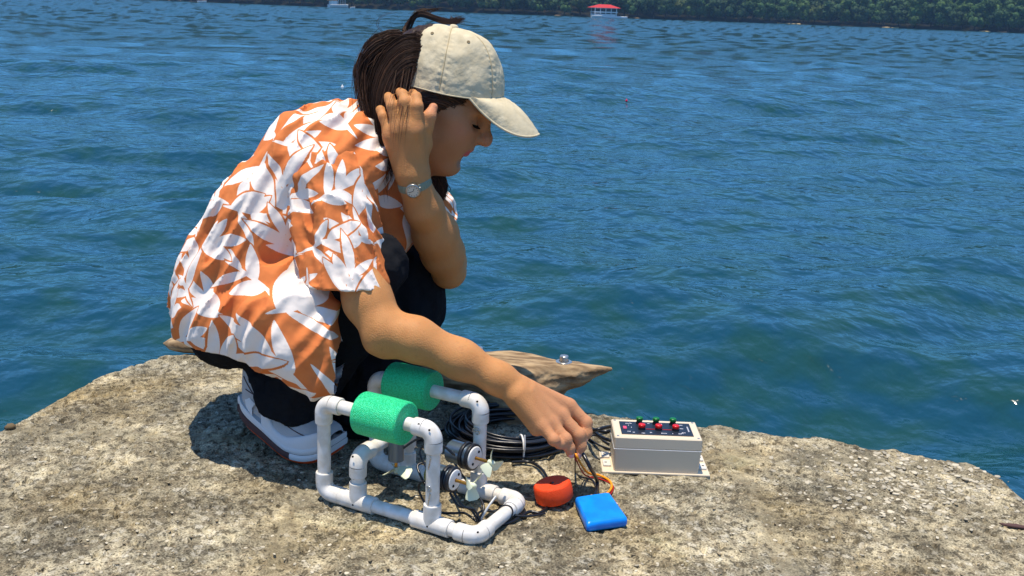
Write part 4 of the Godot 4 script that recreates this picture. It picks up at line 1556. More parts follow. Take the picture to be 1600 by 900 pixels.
	loose("shadowed_cable", "thin black cable running left from the coil behind the robot", "cable", [ground(722, 660, 0.008), ground(700, 668, 0.004), ground(670, 682, 0.003), ground(650, 690, 0.003), ground(638, 704, 0.003)], 0.0022, M.black_cable)
	# a pebble on the rim at the left, and a rusty flake at the right
	var g := RandomNumberGenerator.new()
	g.seed = 3
	s = Soup.new()
	s.lump(ground(16, 667, 0.004), Vector3(0.010, 0.006, 0.008), Basis(Vector3.UP, 0.4), 7, 10, 0.15, g)
	tag(put("pebble", s, M.rock), "dark pebble on the quay's rim at the left of the photo", "stone")
	s = Soup.new()
	s.lump(ground(1588, 822, 0.004), Vector3(0.024, 0.003, 0.005), Basis(Vector3.UP, -0.25), 6, 12, 0.2, g)
	tag(put("rust_flake", s, M.shoe_foam), "dark rusty flake lying near the quay's right corner", "stone")
	# stub of a second fitting behind the hem
	var e := ground(268, 549)
	s = Soup.new()
	var along := (ground(330, 552) - ground(250, 549)).normalized()
	var back := along.cross(Vector3.UP)
	var prof := []
	for k in 9:
		var u := k / 8.0
		var wv := 0.019 * sqrt(1.0 - pow(1.0 - minf(1.0, u * 2.2), 2.0))
		var ring := []
		for m in 16:
			var aa := TAU * m / 16
			ring.append(e + along * (u * 0.14 - 0.018) + Vector3.UP * (0.018 + sin(aa) * maxf(wv, 0.001)) + back * cos(aa) * maxf(wv, 0.001) * 1.5)
		prof.append(ring)
	s.ribbon(prof, true)
	var stub := thing("iron_stub", "tan weathered stub with an oval hollow at the quay edge behind the shirt hem", "mooring fitting", e)
	put("stub", s, M.cleat_skin, stub)
	s = Soup.new()
	var hr := []
	for m in 21:
		var aa := TAU * m / 20
		hr.append(e + along * (0.028 + cos(aa) * 0.024) + Vector3.UP * (0.019 + sin(aa) * 0.009) - back * 0.0275)
	s.tube(curve(hr, 40), 0.0036, 7)
	put("rim", s, M.cleat_skin, stub)
	s = Soup.new()
	s.lathe(e + along * 0.028 + Vector3.UP * 0.019 - back * 0.026, -back, [Vector2(0.011, 0), Vector2(0.011, 0.001), Vector2(0.0, 0.001)], 16)
	put("hollow", s, M.shoe_foam, stub)

func cleat() -> void:
	var f := Field.new()
	var d := 2.13
	f.bone(at(640, 577, d + 0.02), at(800, 588, d), 0.046, 0.044, 0.03)
	f.bone(at(800, 588, d), at(900, 582, d - 0.01), 0.044, 0.025, 0.03)
	f.bone(at(900, 582, d - 0.01), at(952, 574, d - 0.02), 0.024, 0.0085, 0.02)
	f.bone(at(800, 600, d), at(820, 664, d), 0.07, 0.085, 0.05)
	var grain := noise(6.0, 4, 88)
	var la := at(690, 549, d)
	var lb := at(958, 568, d)
	f.post = func(p: Vector3, dd: float) -> float:
		var r := grain.get_noise_3d(p.x * 2.0, p.y * 14.0, p.z * 8.0) * 0.0025 + grain.get_noise_3d(p.x * 9.0, p.y * 9.0, p.z * 9.0) * 0.0012
		var ty := lerpf(la.y, lb.y, (p.x - la.x) / (lb.x - la.x))
		var cut := p.y - ty + r
		var k := 0.012
		var h := maxf(k - absf(dd + r - cut), 0.0)
		return maxf(dd + r, cut) + h * h * 0.25 / k
	var s := Soup.new()
	f.mesh(s, 0.0042, Vector3(-0.24, -0.02, -2.30), Vector3(0.26, 0.26, -1.92))
	var t := thing("mooring_cleat", "weathered driftwood-coloured mooring cleat with a pointed horn and bright bolts at quay edge", "cleat", at(820, 640, d))
	put("horn", s, M.cleat_skin, t)
	for q in [[747, 553], [881, 566]]:
		var p := at(q[0], q[1], d - 0.01)
		var b := Soup.new()
		b.lathe(p, Vector3.UP, [Vector2(0.0165, -0.004), Vector2(0.0165, 0.0015), Vector2(0.0155, 0.0024), Vector2(0.010, 0.003)], 24)
		put("washer", b, M.steel, t)
		b = Soup.new()
		var six := [Vector2(0.0098, 0.002), Vector2(0.0098, 0.012), Vector2(0.008, 0.0142), Vector2(0.0, 0.0150)]
		b.lathe(p, Vector3.UP, six, 6 if q[0] > 800 else 14)
		put("bolt", b, M.steel, t)

# ------------------------------------------------------------------ the person
var ear: Vector3
var hx: Vector3          # the head's own axes: forward, up, and towards the lens
var hy: Vector3
var hz: Vector3
const HS := 1.0
const BACK := 0.07       # how much deeper the trunk and head sit than the near shoe

func hp(x: float, y: float, z: float) -> Vector3:
	return ear + (hx * x + hy * y + hz * z) * HS

func rp(px: float, d: float) -> float:     # a radius in pixels at a depth
	return px * (d + deep) / F

func limb(f: Field, pts: Array, k := 0.012) -> void:   # pts: [px, py, depth, radius in px]
	for i in pts.size() - 1:
		var a: Array = pts[i]
		var b: Array = pts[i + 1]
		f.bone(at(a[0], a[1], a[2]), at(b[0], b[1], b[2]), rp(a[3], a[2]), rp(b[3], b[2]), k)

func bounds(pts: Array, pad: float) -> Array:
	var lo := Vector3.INF
	var hi := -Vector3.INF
	for q in pts:
		var p := at(q[0], q[1], q[2])
		lo = lo.min(p)
		hi = hi.max(p)
	return [lo - Vector3.ONE * pad, hi + Vector3.ONE * pad]

func skin_body(t: Node3D) -> void:
	var s := Soup.new()
	var mottle := noise(26.0, 4, 121)
	var freckle := noise(120.0, 1, 122)
	var tan_ := Color(0.525, 0.237, 0.085)
	var pink := Color(0.58, 0.27, 0.15)
	# reaching arm and hand
	var f := Field.new()
	limb(f, [[538, 330, 1.78, 40], [575, 470, 1.735, 36], [604, 520, 1.72, 32]], 0.02)
	limb(f, [[600, 516, 1.72, 31], [648, 530, 1.72, 33], [720, 562, 1.722, 29], [780, 592, 1.725, 23.5], [812, 611, 1.727, 21]], 0.02)
	f.bone(at(588, 536, 1.717), at(600, 545, 1.72), rp(13, 1.72), rp(10, 1.72), 0.025)      # point of the elbow
	# palm: a fan of bones to the knuckles
	var knuckle := [[889, 634, 1.752, 10.8], [876, 650, 1.737, 11.0], [861, 661, 1.722, 10.4], [846, 665, 1.708, 9.4]]
	var wrist := [[815, 606, 1.735], [813, 612, 1.728], [810, 617, 1.720], [808, 620, 1.714]]
	for i in 4:
		f.bone(at(wrist[i][0], wrist[i][1], wrist[i][2]), at(knuckle[i][0], knuckle[i][1], knuckle[i][2]), rp(17, 1.72), rp(knuckle[i][3] + 0.6, 1.72), 0.012)
		f.bone(at(wrist[i][0] + 3, wrist[i][1] + 9, wrist[i][2] + 0.006), at(knuckle[i][0] - 9, knuckle[i][1] + 7, knuckle[i][2] + 0.006), rp(12, 1.72), rp(9.5, 1.72), 0.012)
	var fingers := [
		[[889, 634, 1.752, 11.0], [915, 660, 1.752, 9.8], [917, 676, 1.749, 8.6], [911, 687, 1.744, 7.0]],
		[[876, 650, 1.737, 11.2], [904, 679, 1.734, 10.0], [908, 697, 1.736, 8.8], [903, 709, 1.738, 7.2]],
		[[861, 661, 1.722, 10.6], [883, 686, 1.716, 9.6], [890, 700, 1.720, 8.6], [891, 708, 1.726, 7.2]],
		[[846, 665, 1.708, 9.6], [865, 687, 1.700, 8.4], [874, 694, 1.708, 7.6], [881, 696, 1.716, 6.6]]]
	var arm_pts := [[500, 300, 1.78]]
	for fg in fingers:
		for i in 3:
			var a: Array = fg[i]
			var b: Array = fg[i + 1]
			f.bone(at(a[0], a[1], a[2]), at(b[0], b[1], b[2]), rp(a[3], a[2]), rp(b[3], b[2]), 0.0035 if i else 0.006)
		f.bone(at(fg[1][0], fg[1][1], fg[1][2]), at(fg[1][0] + 0.5, fg[1][1] + 1, fg[1][2]), rp(fg[1][3] + 0.5, 1.73), rp(fg[1][3] + 0.5, 1.73), 0.004)
		arm_pts.append([fg[3][0], fg[3][1], fg[3][2]])
		arm_pts.append([fg[1][0], fg[1][1], fg[1][2]])
	limb(f, [[826, 624, 1.745, 14], [858, 654, 1.770, 11], [884, 680, 1.762, 9.2], [899, 702, 1.748, 7.4]], 0.006)   # thumb
	# tendons
	for i in 3:
		f.bone(at(wrist[i][0] + 18, wrist[i][1] - 3, wrist[i][2] - 0.0060), at(knuckle[i][0] - 6, knuckle[i][1] - 4, knuckle[i][2] - 0.0045), rp(5, 1.72), rp(5.5, 1.72), 0.010)
	arm_pts.append([600, 560, 1.70])
	var knuckles_at := []
	for fg in fingers:
		for i in 2:
			knuckles_at.append(at(fg[i][0], fg[i][1], fg[i][2]))
		knuckles_at.append(at(fg[3][0], fg[3][1], fg[3][2]))
	var hand_start := at(790, 600, 1.72).x
	var hand_full := at(880, 650, 1.73).x
	var tone := func(p: Vector3, _n: Vector3) -> Color:
		var c := tan_ * (1.0 + mottle.get_noise_3d(p.x, p.y, p.z) * 0.14)
		var fr := freckle.get_noise_3d(p.x, p.y, p.z)
		if fr > 0.52:
			c = c.lerp(Color(0.22, 0.095, 0.04), clampf((fr - 0.56) * 2.0, 0.0, 0.18))
		c = c.lerp(pink, 0.55 * smoothstep(hand_start, hand_full, p.x))
		for q: Vector3 in knuckles_at:
			var dd := p.distance_squared_to(q)
			if dd < 0.0003:
				c = c.lerp(Color(0.55, 0.20, 0.135), 0.40 * exp(-dd / 0.00007))
		return c
	var b := bounds(arm_pts, 0.035)
	b[0].y = minf(b[0].y, at(600, 560, 1.67).y - 0.05)
	f.mesh(s, 0.003, b[0] - Vector3(0.03, 0, 0.04), b[1] + Vector3(0, 0.05, 0.02), tone)
	# head and neck
	deep = BACK
	f = Field.new()
	var hb := Basis(hx, hy, hz)
	f.ball(hp(-0.010, 0.034, 0), Vector3(0.089, 0.074, 0.0675) * HS, hb)
	f.ball(hp(0.030, -0.012, 0), Vector3(0.064, 0.084, 0.0565) * HS, hb, 0.03)
	f.ball(hp(0.060, -0.045, 0), Vector3(0.033, 0.045, 0.037) * HS, hb, 0.03)
	for sd in [-1.0, 1.0]:
		f.bone(hp(0.002, -0.035, 0.050 * sd), hp(0.012, -0.066, 0.047 * sd), 0.018, 0.017, 0.03)
		f.bone(hp(0.012, -0.066, 0.047 * sd), hp(0.070, -0.096, 0.012 * sd), 0.017, 0.017, 0.03)
		f.bone(hp(0.052, -0.014, 0.046 * sd), hp(0.068, -0.022, 0.034 * sd), 0.018, 0.018, 0.03)          # cheek
		f.bone(hp(0.055, -0.050, 0.036 * sd), hp(0.070, -0.057, 0.024 * sd), 0.014, 0.015, 0.03)
		f.bone(hp(0.077, 0.016, 0.034 * sd), hp(0.087, 0.014, 0.010 * sd), 0.010, 0.010, 0.018)           # brow
		f.ball(hp(0.094, -0.001, 0.031 * sd), Vector3(0.014, 0.0105, 0.017), hb, 0.012, 1)                 # eye socket
		f.ball(hp(0.0745, -0.004, 0.030 * sd), Vector3(0.0132, 0.0125, 0.0135), hb, 0.004)                  # lidded eye
		f.bone(hp(0.0825, -0.0062, 0.042 * sd), hp(0.0885, -0.0066, 0.030 * sd), 0.0022, 0.0022, 0.003)        # lid's edge
		f.bone(hp(0.0885, -0.0066, 0.030 * sd), hp(0.0835, -0.0052, 0.019 * sd), 0.0022, 0.0018, 0.003)
	f.bone(hp(0.068, -0.099, 0), hp(0.081, -0.094, 0), 0.016, 0.0165, 0.02)                                # chin
	f.bone(hp(0.088, 0.014, 0), hp(0.112, -0.020, 0), 0.0072, 0.0085, 0.014)                               # nose
	f.bone(hp(0.113, -0.022, 0), hp(0.1145, -0.0255, 0), 0.0105, 0.0105, 0.007)
	f.bone(hp(0.108, -0.028, 0), hp(0.098, -0.036, 0), 0.008, 0.006, 0.006)
	for sd in [-1.0, 1.0]:
		f.ball(hp(0.0985, -0.0285, 0.0115 * sd), Vector3(0.010, 0.0078, 0.0062), hb, 0.006)
		f.ball(hp(0.1045, -0.0368, 0.0062 * sd), Vector3(0.0045, 0.003, 0.0026), hb, 0.003, 1)
	f.bone(hp(0.080, -0.044, 0.010), hp(0.080, -0.044, -0.010), 0.016, 0.016, 0.016)                       # above the lip
	f.bone(hp(0.0975, -0.0535, 0.006), hp(0.0975, -0.0535, -0.006), 0.0052, 0.0052, 0.005)                 # lips
	f.bone(hp(0.0975, -0.0535, 0.006), hp(0.0815, -0.0635, 0.0225), 0.0050, 0.0026, 0.005)
	f.bone(hp(0.0975, -0.0535, -0.006), hp(0.0815, -0.0635, -0.0225), 0.0050, 0.0026, 0.005)
	f.bone(hp(0.0940, -0.0655, 0.006), hp(0.0940, -0.0655, -0.006), 0.0062, 0.0062, 0.006)
	f.bone(hp(0.0940, -0.0655, 0.006), hp(0.0810, -0.0645, 0.0215), 0.0058, 0.0026, 0.006)
	f.bone(hp(0.0940, -0.0655, -0.006), hp(0.0810, -0.0645, -0.0215), 0.0058, 0.0026, 0.006)
	f.bone(hp(0.1040, -0.0592, 0.010), hp(0.1040, -0.0592, -0.010), 0.0022, 0.0022, 0.004, 1)
	f.bone(hp(0.0960, -0.0620, 0.019), hp(0.1040, -0.0592, 0.010), 0.0016, 0.0022, 0.004, 1)
	f.bone(hp(0.0975, -0.078, 0.008), hp(0.0975, -0.078, -0.008), 0.0075, 0.0075, 0.012, 1)                # hollow under the lip
	# ear under the hand
	f.ball(hp(-0.006, 0.0, 0.070), Vector3(0.018, 0.030, 0.008), hb, 0.006)
	f.ball(hp(-0.002, 0.0, 0.078), Vector3(0.010, 0.018, 0.006), hb, 0.004, 1)
	f.bone(hp(-0.030, -0.030, 0), at(585, 235, 1.85), 0.054, 0.056, 0.03)                                  # neck
	f.bone(hp(-0.010, -0.050, 0), at(625, 270, 1.85), 0.046, 0.052, 0.03)
	var lip_a := hp(0.0975, -0.0535, 0)
	var lip_b := hp(0.0940, -0.0655, 0)
	var brow_c := hp(0.084, 0.026, 0.030)
	var face_tone := func(p: Vector3, _n: Vector3) -> Color:
		var c := Color(0.43, 0.205, 0.098) * (1.0 + mottle.get_noise_3d(p.x, p.y, p.z) * 0.08)
		var l := p - ear
		var x := l.dot(hx) / HS
		var y := l.dot(hy) / HS
		var z := l.dot(hz) / HS
		var cheek := exp(-(pow((x - 0.074) / 0.022, 2.0) + pow((y + 0.026) / 0.02, 2.0)))
		c = c.lerp(Color(0.52, 0.21, 0.135), 0.45 * cheek)
		var nose := exp(-p.distance_squared_to(hp(0.114, -0.026, 0)) / 0.0002)
		c = c.lerp(Color(0.54, 0.21, 0.14), 0.5 * nose)
		if x > 0.080 and absf(z) < 0.026:
			var lip := exp(-pow((y + 0.0595 + (0.022 - absf(z)) * 0.02) / 0.0082, 4.0)) * smoothstep(0.0795, 0.087, x) * smoothstep(0.027, 0.021, absf(z))
			c = c.lerp(Color(0.50, 0.10, 0.12), 0.85 * clampf(lip, 0.0, 1.0))
		var by := y - 0.0165 - 0.004 * cos((absf(z) - 0.030) * 60.0)                                      # eyebrow hairs
		if x > 0.055 and absf(z) > 0.010 and absf(z) < 0.052:
			var w := exp(-pow(by / 0.0042, 2.0)) * smoothstep(0.052, 0.042, absf(z)) * smoothstep(0.009, 0.016, absf(z))
			c = c.lerp(Color(0.035, 0.022, 0.016), 0.8 * w)
		return c
	f.mesh(s, 0.0026, ear - Vector3.ONE * 0.165, ear + Vector3.ONE * 0.15, face_tone)
	# bent arm: elbow on the far knee, hand behind the near ear
	f = Field.new()
	limb(f, [[640, 330, 1.98, 40], [690, 410, 1.95, 36], [702, 424, 1.90, 26]], 0.02)
	limb(f, [[700, 424, 1.885, 23], [692, 396, 1.85, 32], [680, 365, 1.81, 34], [662, 325, 1.757, 28], [650, 293, 1.731, 21.5], [646, 274, 1.722, 21]], 0.018)
	var k2 := [[651, 200, 1.690, 10.6], [636, 197, 1.692, 10.8], [621, 200, 1.699, 10.2], [608, 207, 1.710, 9.2]]
	var w2 := [[655, 268, 1.724], [648, 269, 1.718], [640, 270, 1.718], [633, 272, 1.724]]
	for i in 4:
		f.bone(at(w2[i][0], w2[i][1], w2[i][2]), at(k2[i][0], k2[i][1], k2[i][2]), rp(16, 1.7), rp(k2[i][3] + 0.6, 1.7), 0.012)
		f.bone(at(w2[i][0], w2[i][1] - 4, w2[i][2] + 0.010), at(k2[i][0], k2[i][1] + 8, k2[i][2] + 0.010), rp(13, 1.7), rp(10, 1.7), 0.012)
	var fg2 := [
		[[651, 200, 1.690, 10.4], [652, 166, 1.684, 9.4], [650, 152, 1.694, 8.6], [645, 146, 1.712, 7.4]],
		[[636, 197, 1.692, 10.6], [633, 160, 1.688, 9.6], [629, 148, 1.698, 8.6], [625, 144, 1.714, 7.4]],
		[[621, 200, 1.699, 10.0], [613, 166, 1.697, 9.2], [609, 155, 1.707, 8.4], [606, 150, 1.722, 7.2]],
		[[608, 207, 1.710, 9.0], [599, 182, 1.712, 8.0], [595, 172, 1.720, 7.4], [593, 167, 1.732, 6.4]]]
	var pts2 := [[705, 450, 1.93], [640, 330, 1.96], [580, 140, 1.72]]
	for fg in fg2:
		for i in 3:
			var a: Array = fg[i]
			var bb: Array = fg[i + 1]
			f.bone(at(a[0], a[1], a[2]), at(bb[0], bb[1], bb[2]), rp(a[3], a[2]), rp(bb[3], bb[2]), 0.0035 if i else 0.006)
	limb(f, [[650, 252, 1.726, 15], [662, 226, 1.718, 12.5], [667, 196, 1.706, 9.6], [671, 182, 1.702, 9.2], [677, 168, 1.708, 7.4]], 0.008)   # thumb
	for i in 4:
		f.bone(at(w2[i][0], w2[i][1] - 16, w2[i][2] - 0.0055), at(k2[i][0], k2[i][1] + 8, k2[i][2] - 0.0040), rp(5, 1.7), rp(5.5, 1.7), 0.010)
	var kn2 := []
	for fg in fg2:
		kn2.append(at(fg[0][0], fg[0][1], fg[0][2] - 0.006))
		kn2.append(at(fg[1][0], fg[1][1], fg[1][2]))
	var tip := at(676, 168, 1.705)
	var tone2 := func(p: Vector3, _n: Vector3) -> Color:
		var c := tan_ * (1.0 + mottle.get_noise_3d(p.x, p.y, p.z) * 0.09)
		for q: Vector3 in kn2:
			var dd := p.distance_squared_to(q)
			if dd < 0.0003:
				c = c.lerp(Color(0.55, 0.22, 0.13), 0.3 * exp(-dd / 0.00007))
		return c.lerp(Color(0.60, 0.25, 0.18), 0.5 * exp(-p.distance_squared_to(tip) / 0.0005))
	b = bounds(pts2, 0.04)
	f.mesh(s, 0.003, b[0] - Vector3(0.02, 0.03, 0.03), b[1] + Vector3(0.02, 0.02, 0.03), tone2)
	deep = 0.0
	put("body", s, M.skin, t)
	# nails
	for q in [[fingers[0], Vector3(0.4, 0.1, 0.9)], [fingers[1], Vector3(0.4, 0.1, 0.9)], [fingers[2], Vector3(0.2, 0.2, 0.95)]]:
		var fg: Array = q[0]
		var p3 := at(fg[3][0], fg[3][1], fg[3][2])
		var p2 := at(fg[2][0], fg[2][1], fg[2][2])
		var ax := (p3 - p2).normalized()
		var out: Vector3 = q[1]
		out = (out - ax * out.dot(ax)).normalized()
		var ns := Soup.new()
		ns.lump(p3 + out * rp(6.0, 1.73), Vector3(0.0048, 0.006, 0.0016), Basis(ax.cross(out), ax, out), 6, 10)
		var nm: StandardMaterial3D = M.get("nail", null)
		if nm == null:
			nm = mat("nail", Color(0.86, 0.62, 0.54), 0.3, 0.5)
		put("nail", ns, nm, t)

func strand(s: Soup, pts: Array, w: float, g: RandomNumberGenerator, n := 14, keep := 1.0) -> void:
	var path := curve(pts, n)
	var r := PackedFloat32Array()
	for k in path.size():
		var u := float(k) / (path.size() - 1)
		r.append(w * (0.35 + 0.65 * minf(1.0, u * 6.0)) * (1.0 - 0.85 * pow(u, 3.0) * keep))
	var q := g.randf_range(0.6, 1.5)
	s.tint = Color(0.046 * q, 0.024 * q, 0.0145 * q)
	if g.randf() < 0.16:
		s.tint = Color(0.13, 0.066, 0.036)
	s.tube(path, r, 3, false)

func hair(t: Node3D) -> void:
	var g := RandomNumberGenerator.new()
	g.seed = 21
	# the scalp's own cover: everything behind the hairline
	var f := Field.new()
	var hb := Basis(hx, hy, hz)
	f.ball(hp(-0.011, 0.034, 0), Vector3(0.094, 0.078, 0.0705) * HS, hb)
	f.bone(hp(-0.05, 0.02, 0.0), at(612, 120, 1.80), 0.044, 0.036, 0.03)
	f.bone(hp(-0.062, 0.040, 0.0), at(612, 92, 1.80), 0.018, 0.018, 0.03)
	for sd in [-1.0, 1.0]:
		f.bone(hp(0.056, 0.020, 0.0545 * sd), hp(0.022, 0.014, 0.0645 * sd), 0.0085, 0.0105, 0.012)
		f.bone(hp(0.022, 0.014, 0.0645 * sd), hp(0.008, -0.022, 0.0625 * sd), 0.0105, 0.0085, 0.012)
	f.bone(at(612, 112, 1.80), at(604, 175, 1.80), 0.036, 0.028, 0.03)
	f.bone(at(604, 150, 1.80), at(610, 218, 1.80), 0.030, 0.014, 0.03)
	f.bone(at(606, 90, 1.80), at(606, 108, 1.80), 0.018, 0.030, 0.03)
	var rough := noise(60.0, 2, 131)
	f.post = func(p: Vector3, d: float) -> float:
		var l := p - ear
		var x := l.dot(hx) / HS
		var y := l.dot(hy) / HS
		var z := absf(l.dot(hz)) / HS
		# hairline: from above the brow, down in front of the ear
		var line := x - (0.056 + (y - 0.026) * 0.85)
		var e := maxf(d, line)
		e = maxf(e, -(y + 0.036) if x > -0.01 else -1.0)
		if x > -0.050:
			e = maxf(e, y - 0.318 * x - 0.011)      # flattened under the cap
		return e + rough.get_noise_3d(p.x * 3.0, p.y * 0.6, p.z * 3.0) * 0.003
	var s := Soup.new()
	var bt := func(p: Vector3, _n: Vector3) -> Color:
		var q := 1.0 + 0.5 * rough.get_noise_3d(p.x * 4.0, p.y * 0.5, p.z * 4.0)
		return Color(0.034 * q, 0.018 * q, 0.011 * q)
	f.mesh(s, 0.004, ear - Vector3(0.20, 0.19, 0.15), ear + Vector3(0.14, 0.15, 0.15), bt)
	# long locks: out through the cap's back opening, over and down
	for k in 3000:
		var a := g.randf()                 # 0: the outermost lock, 1: the one next to the cap
		var side := g.randf_range(-1.0, 1.0)
		var near := sqrt(maxf(0.0, 1.0 - side * side))
		var dz := 1.80 - 0.066 * side
		var jit := func(x: float) -> float: return g.randfn() * x
		var clump := 3.0 * sin(a * 23.0 + side * 9.0) + g.randfn() * 3.5
		var inner := 1.0 - 0.25 * absf(side) * (1.0 - a)
		var pts := [
			at(lerpf(652, 650, a), lerpf(70, 128, a), lerpf(1.80, dz, 0.5)),
			at(lerpf(617, 640, a) + jit.call(2.5), lerpf(47, 122, a) + jit.call(2.5) + absf(side) * 9.0, lerpf(1.80, dz, 0.8)),
			at(lerpf(578, 634, a) + jit.call(2.5), lerpf(64, 138, a) + jit.call(3.0) + absf(side) * 10.0, dz),
			at(lerpf(559, 630, a) + clump * 0.5 + jit.call(2.5), lerpf(108, 160, a) + jit.call(3.0), dz),
			at(lerpf(567, 627, a * inner) + clump, lerpf(165, 188, a) + jit.call(4.0), dz - 0.004),
			at(lerpf(586, 622, a * inner) + clump + jit.call(2.0), lerpf(212, 214, a) + jit.call(6.0), dz),
			at(lerpf(601, 616, a * inner) + clump * 0.6 + jit.call(3.0), lerpf(262, 246, a) + jit.call(18.0), dz)]
		if side < -0.55 and a > 0.45 and g.randf() < 0.5:
			continue
		strand(s, pts, g.randf_range(0.0005, 0.0012), g, 14)
	# the layer that sweeps out from under the cap's near edge
	for k in 1500:
		var u := g.randf()
		var j := g.randfn()
		var dd := 1.797 - 0.064 * sqrt(maxf(0.0, 1.0 - pow((u - 0.6) / 0.75, 2.0))) - 0.024 * (1.0 - u) + g.randf() * 0.010
		strand(s, [at(lerpf(668, 650, u), lerpf(58, 142, u), dd + 0.006), at(lerpf(636, 636, u) + j, lerpf(56, 148, u) + j * 2.0, dd - 0.003), at(lerpf(600, 626, u) + j * 2.0, lerpf(86, 164, u) + j * 3.0, dd - 0.004), at(lerpf(580, 620, u) + j * 3.0, lerpf(140, 194, u) + j * 3.0, dd - 0.006), at(lerpf(586, 614, u) + j * 3.5, lerpf(200, 224, u) + g.randfn() * 6.0, dd + 0.006), at(lerpf(600, 610, u) + j * 4.0, lerpf(246, 250, u) + g.randfn() * 12.0, dd + 0.022)], g.randf_range(0.0004, 0.0009), g, 14)
	for k in 150:    # flyaways that have come loose from the mass
		var u := g.randf()
		var j := g.randfn()
		var q := g.randfn() * 5.0
		strand(s, [at(628 + 10 * u, 56 + 20 * u, 1.775), at(596 + 14 * u + j * 3.0, 58 + 24 * u + q, 1.765), at(568 + 22 * u + j * 5.0, 96 + 20 * u + q, 1.755), at(562 + 26 * u + j * 6.0, 150 + q, 1.75), at(580 + 18 * u + j * 6.0 + q, 214 + g.randf_range(-10, 14), 1.755), at(596 + 14 * u + j * 7.0 + q, 262 + g.randf_range(-16, 26), 1.77)], 0.0004, g, 14)
	# locks lying over the hand
	for k in 13:
		var x0 := g.randf_range(612, 648)
		var x1 := x0 - g.randf_range(4, 26)
		strand(s, [at(x0 + 6, 96, 1.725), at(x0, 130, 1.705), at(lerpf(x0, x1, 0.35), 160, 1.681), at(lerpf(x0, x1, 0.75) + g.randfn() * 2.0, 195, 1.676), at(x1, 218 + g.randf_range(0, 16), 1.688)], 0.00035, g, 14)
	# the lock the wind lifts off the crown
	for k in 210:
		var u := g.randf()
		var v := g.randfn()
		strand(s, [at(622 + 8 * u, 74, 1.80 + 0.01 * v), at(630 + 9 * u, 44 - 4 * u + v, 1.80), at(652 + 5 * u, 22 - 1 * u + v * 2.0, 1.80), at(678 + 10 * u, 27 + 5 * u + v * 2.0, 1.79), at(702 + 8 * u, 34 + v * 2.0, 1.79), at(716 + g.randf_range(-14, 12), 29 + v * 3.0, 1.79)], g.randf_range(0.0005, 0.0010), g, 16)
	for k in 24:
		var u := g.randf_range(-1, 1)
		strand(s, [at(634 + 4 * u, 60, 1.80), at(646 + 6 * u, 27, 1.80 + 0.01 * u), at(664 + 8 * u, 17 + 4 * u, 1.80), at(684 + g.randf_range(-8, 12), 14 + g.randf_range(-3, 4), 1.80)], 0.0006, g, 12)
	for k in 4:      # stray hairs against the water
		var u := g.randf()
		strand(s, [at(600 + 10 * u, 54, 1.80), at(588 + 6 * u, 40, 1.80), at(592 + 14 * u, 27 - 4 * u, 1.80), at(612 + 18 * u, 17 + 3 * u, 1.80)], 0.0004, g, 12)
	for k in 30:     # wisps round the cap's opening
		strand(s, [at(636, 60 + g.randf_range(0, 50), 1.75), at(648 + g.randf_range(0, 8), 54 + g.randf_range(-6, 24), 1.735), at(658 + g.randf_range(-6, 12), 62 + g.randf_range(-6, 18), 1.738), at(662 + g.randf_range(-16, 10), 76 + g.randf_range(-4, 26), 1.735)], 0.0007, g, 12)
	# swept back from the temple under the cap
	for k in 420:
		var u := g.randf()
		var x0 := lerpf(0.057, 0.014, u) + g.randfn() * 0.003
		var y0 := lerpf(0.024, -0.032, u) + g.randfn() * 0.003
		var z0 := lerpf(0.0585, 0.0665, u)
		var dip := 0.010 * sin(u * PI)
		strand(s, [hp(x0, y0, z0), hp(x0 - 0.018, minf(y0 + 0.003 - dip * 0.3, 0.318 * (x0 - 0.018) + 0.009), 0.0725 + g.randfn() * 0.0008), hp(x0 - 0.040, minf(y0 - dip, 0.318 * (x0 - 0.04) + 0.008), 0.0765), hp(minf(x0 - 0.066, -0.025), minf(y0 - 0.012 - dip, -0.011), 0.078)], g.randf_range(0.0006, 0.0012), g, 9, 0.6)
	for k in 16:     # baby hairs in front of the ear
		strand(s, [hp(0.050, 0.022, 0.0645), hp(0.047 + g.randfn() * 0.003, 0.012, 0.0655), hp(0.042 + g.randfn() * 0.004, 0.002 + g.randfn() * 0.004, 0.066), hp(0.034 + g.randfn() * 0.005, -0.006 + g.randfn() * 0.005, 0.0655)], 0.0004, g, 8)
	# hair on the far side, hanging below the jaw
	for k in 260:
		var u := g.randf()
		strand(s, [at(648 + 12 * u, 215, 1.845), at(658 + 14 * u, 240, 1.85 + g.randfn() * 0.008), at(668 + 22 * u + g.randfn() * 2.0, 268, 1.855), at(680 + 16 * u + g.randfn() * 3.0, 292 + g.randfn() * 3.0, 1.86), at(688 + 7 * u + g.randfn() * 3.0, 300 + 14 * g.randf(), 1.86)], g.randf_range(0.0008, 0.0015), g, 12)
	put("hair", s, M.hair, t)
	# lashes of the lowered eye
	var ls := Soup.new()
	for sd in [-1.0, 1.0]:
		for k in 16:
			var u := k / 15.0
			var c := hp(lerpf(0.0840, 0.0902, sin(u * PI * 0.75)), -0.0068, lerpf(0.044, 0.020, u) * sd)
			ls.tube(curve([c, c + (hx * 0.004 - hy * 0.0022 + hz * sd * lerpf(0.003, -0.001, u)), c + (hx * 0.0078 - hy * 0.0024 + hz * sd * lerpf(0.005, -0.001, u))], 4), PackedFloat32Array([0.0006, 0.0006, 0.0005, 0.0004, 0.0002]), 4, false)
	put("eyelashes", ls, M.lash, t)

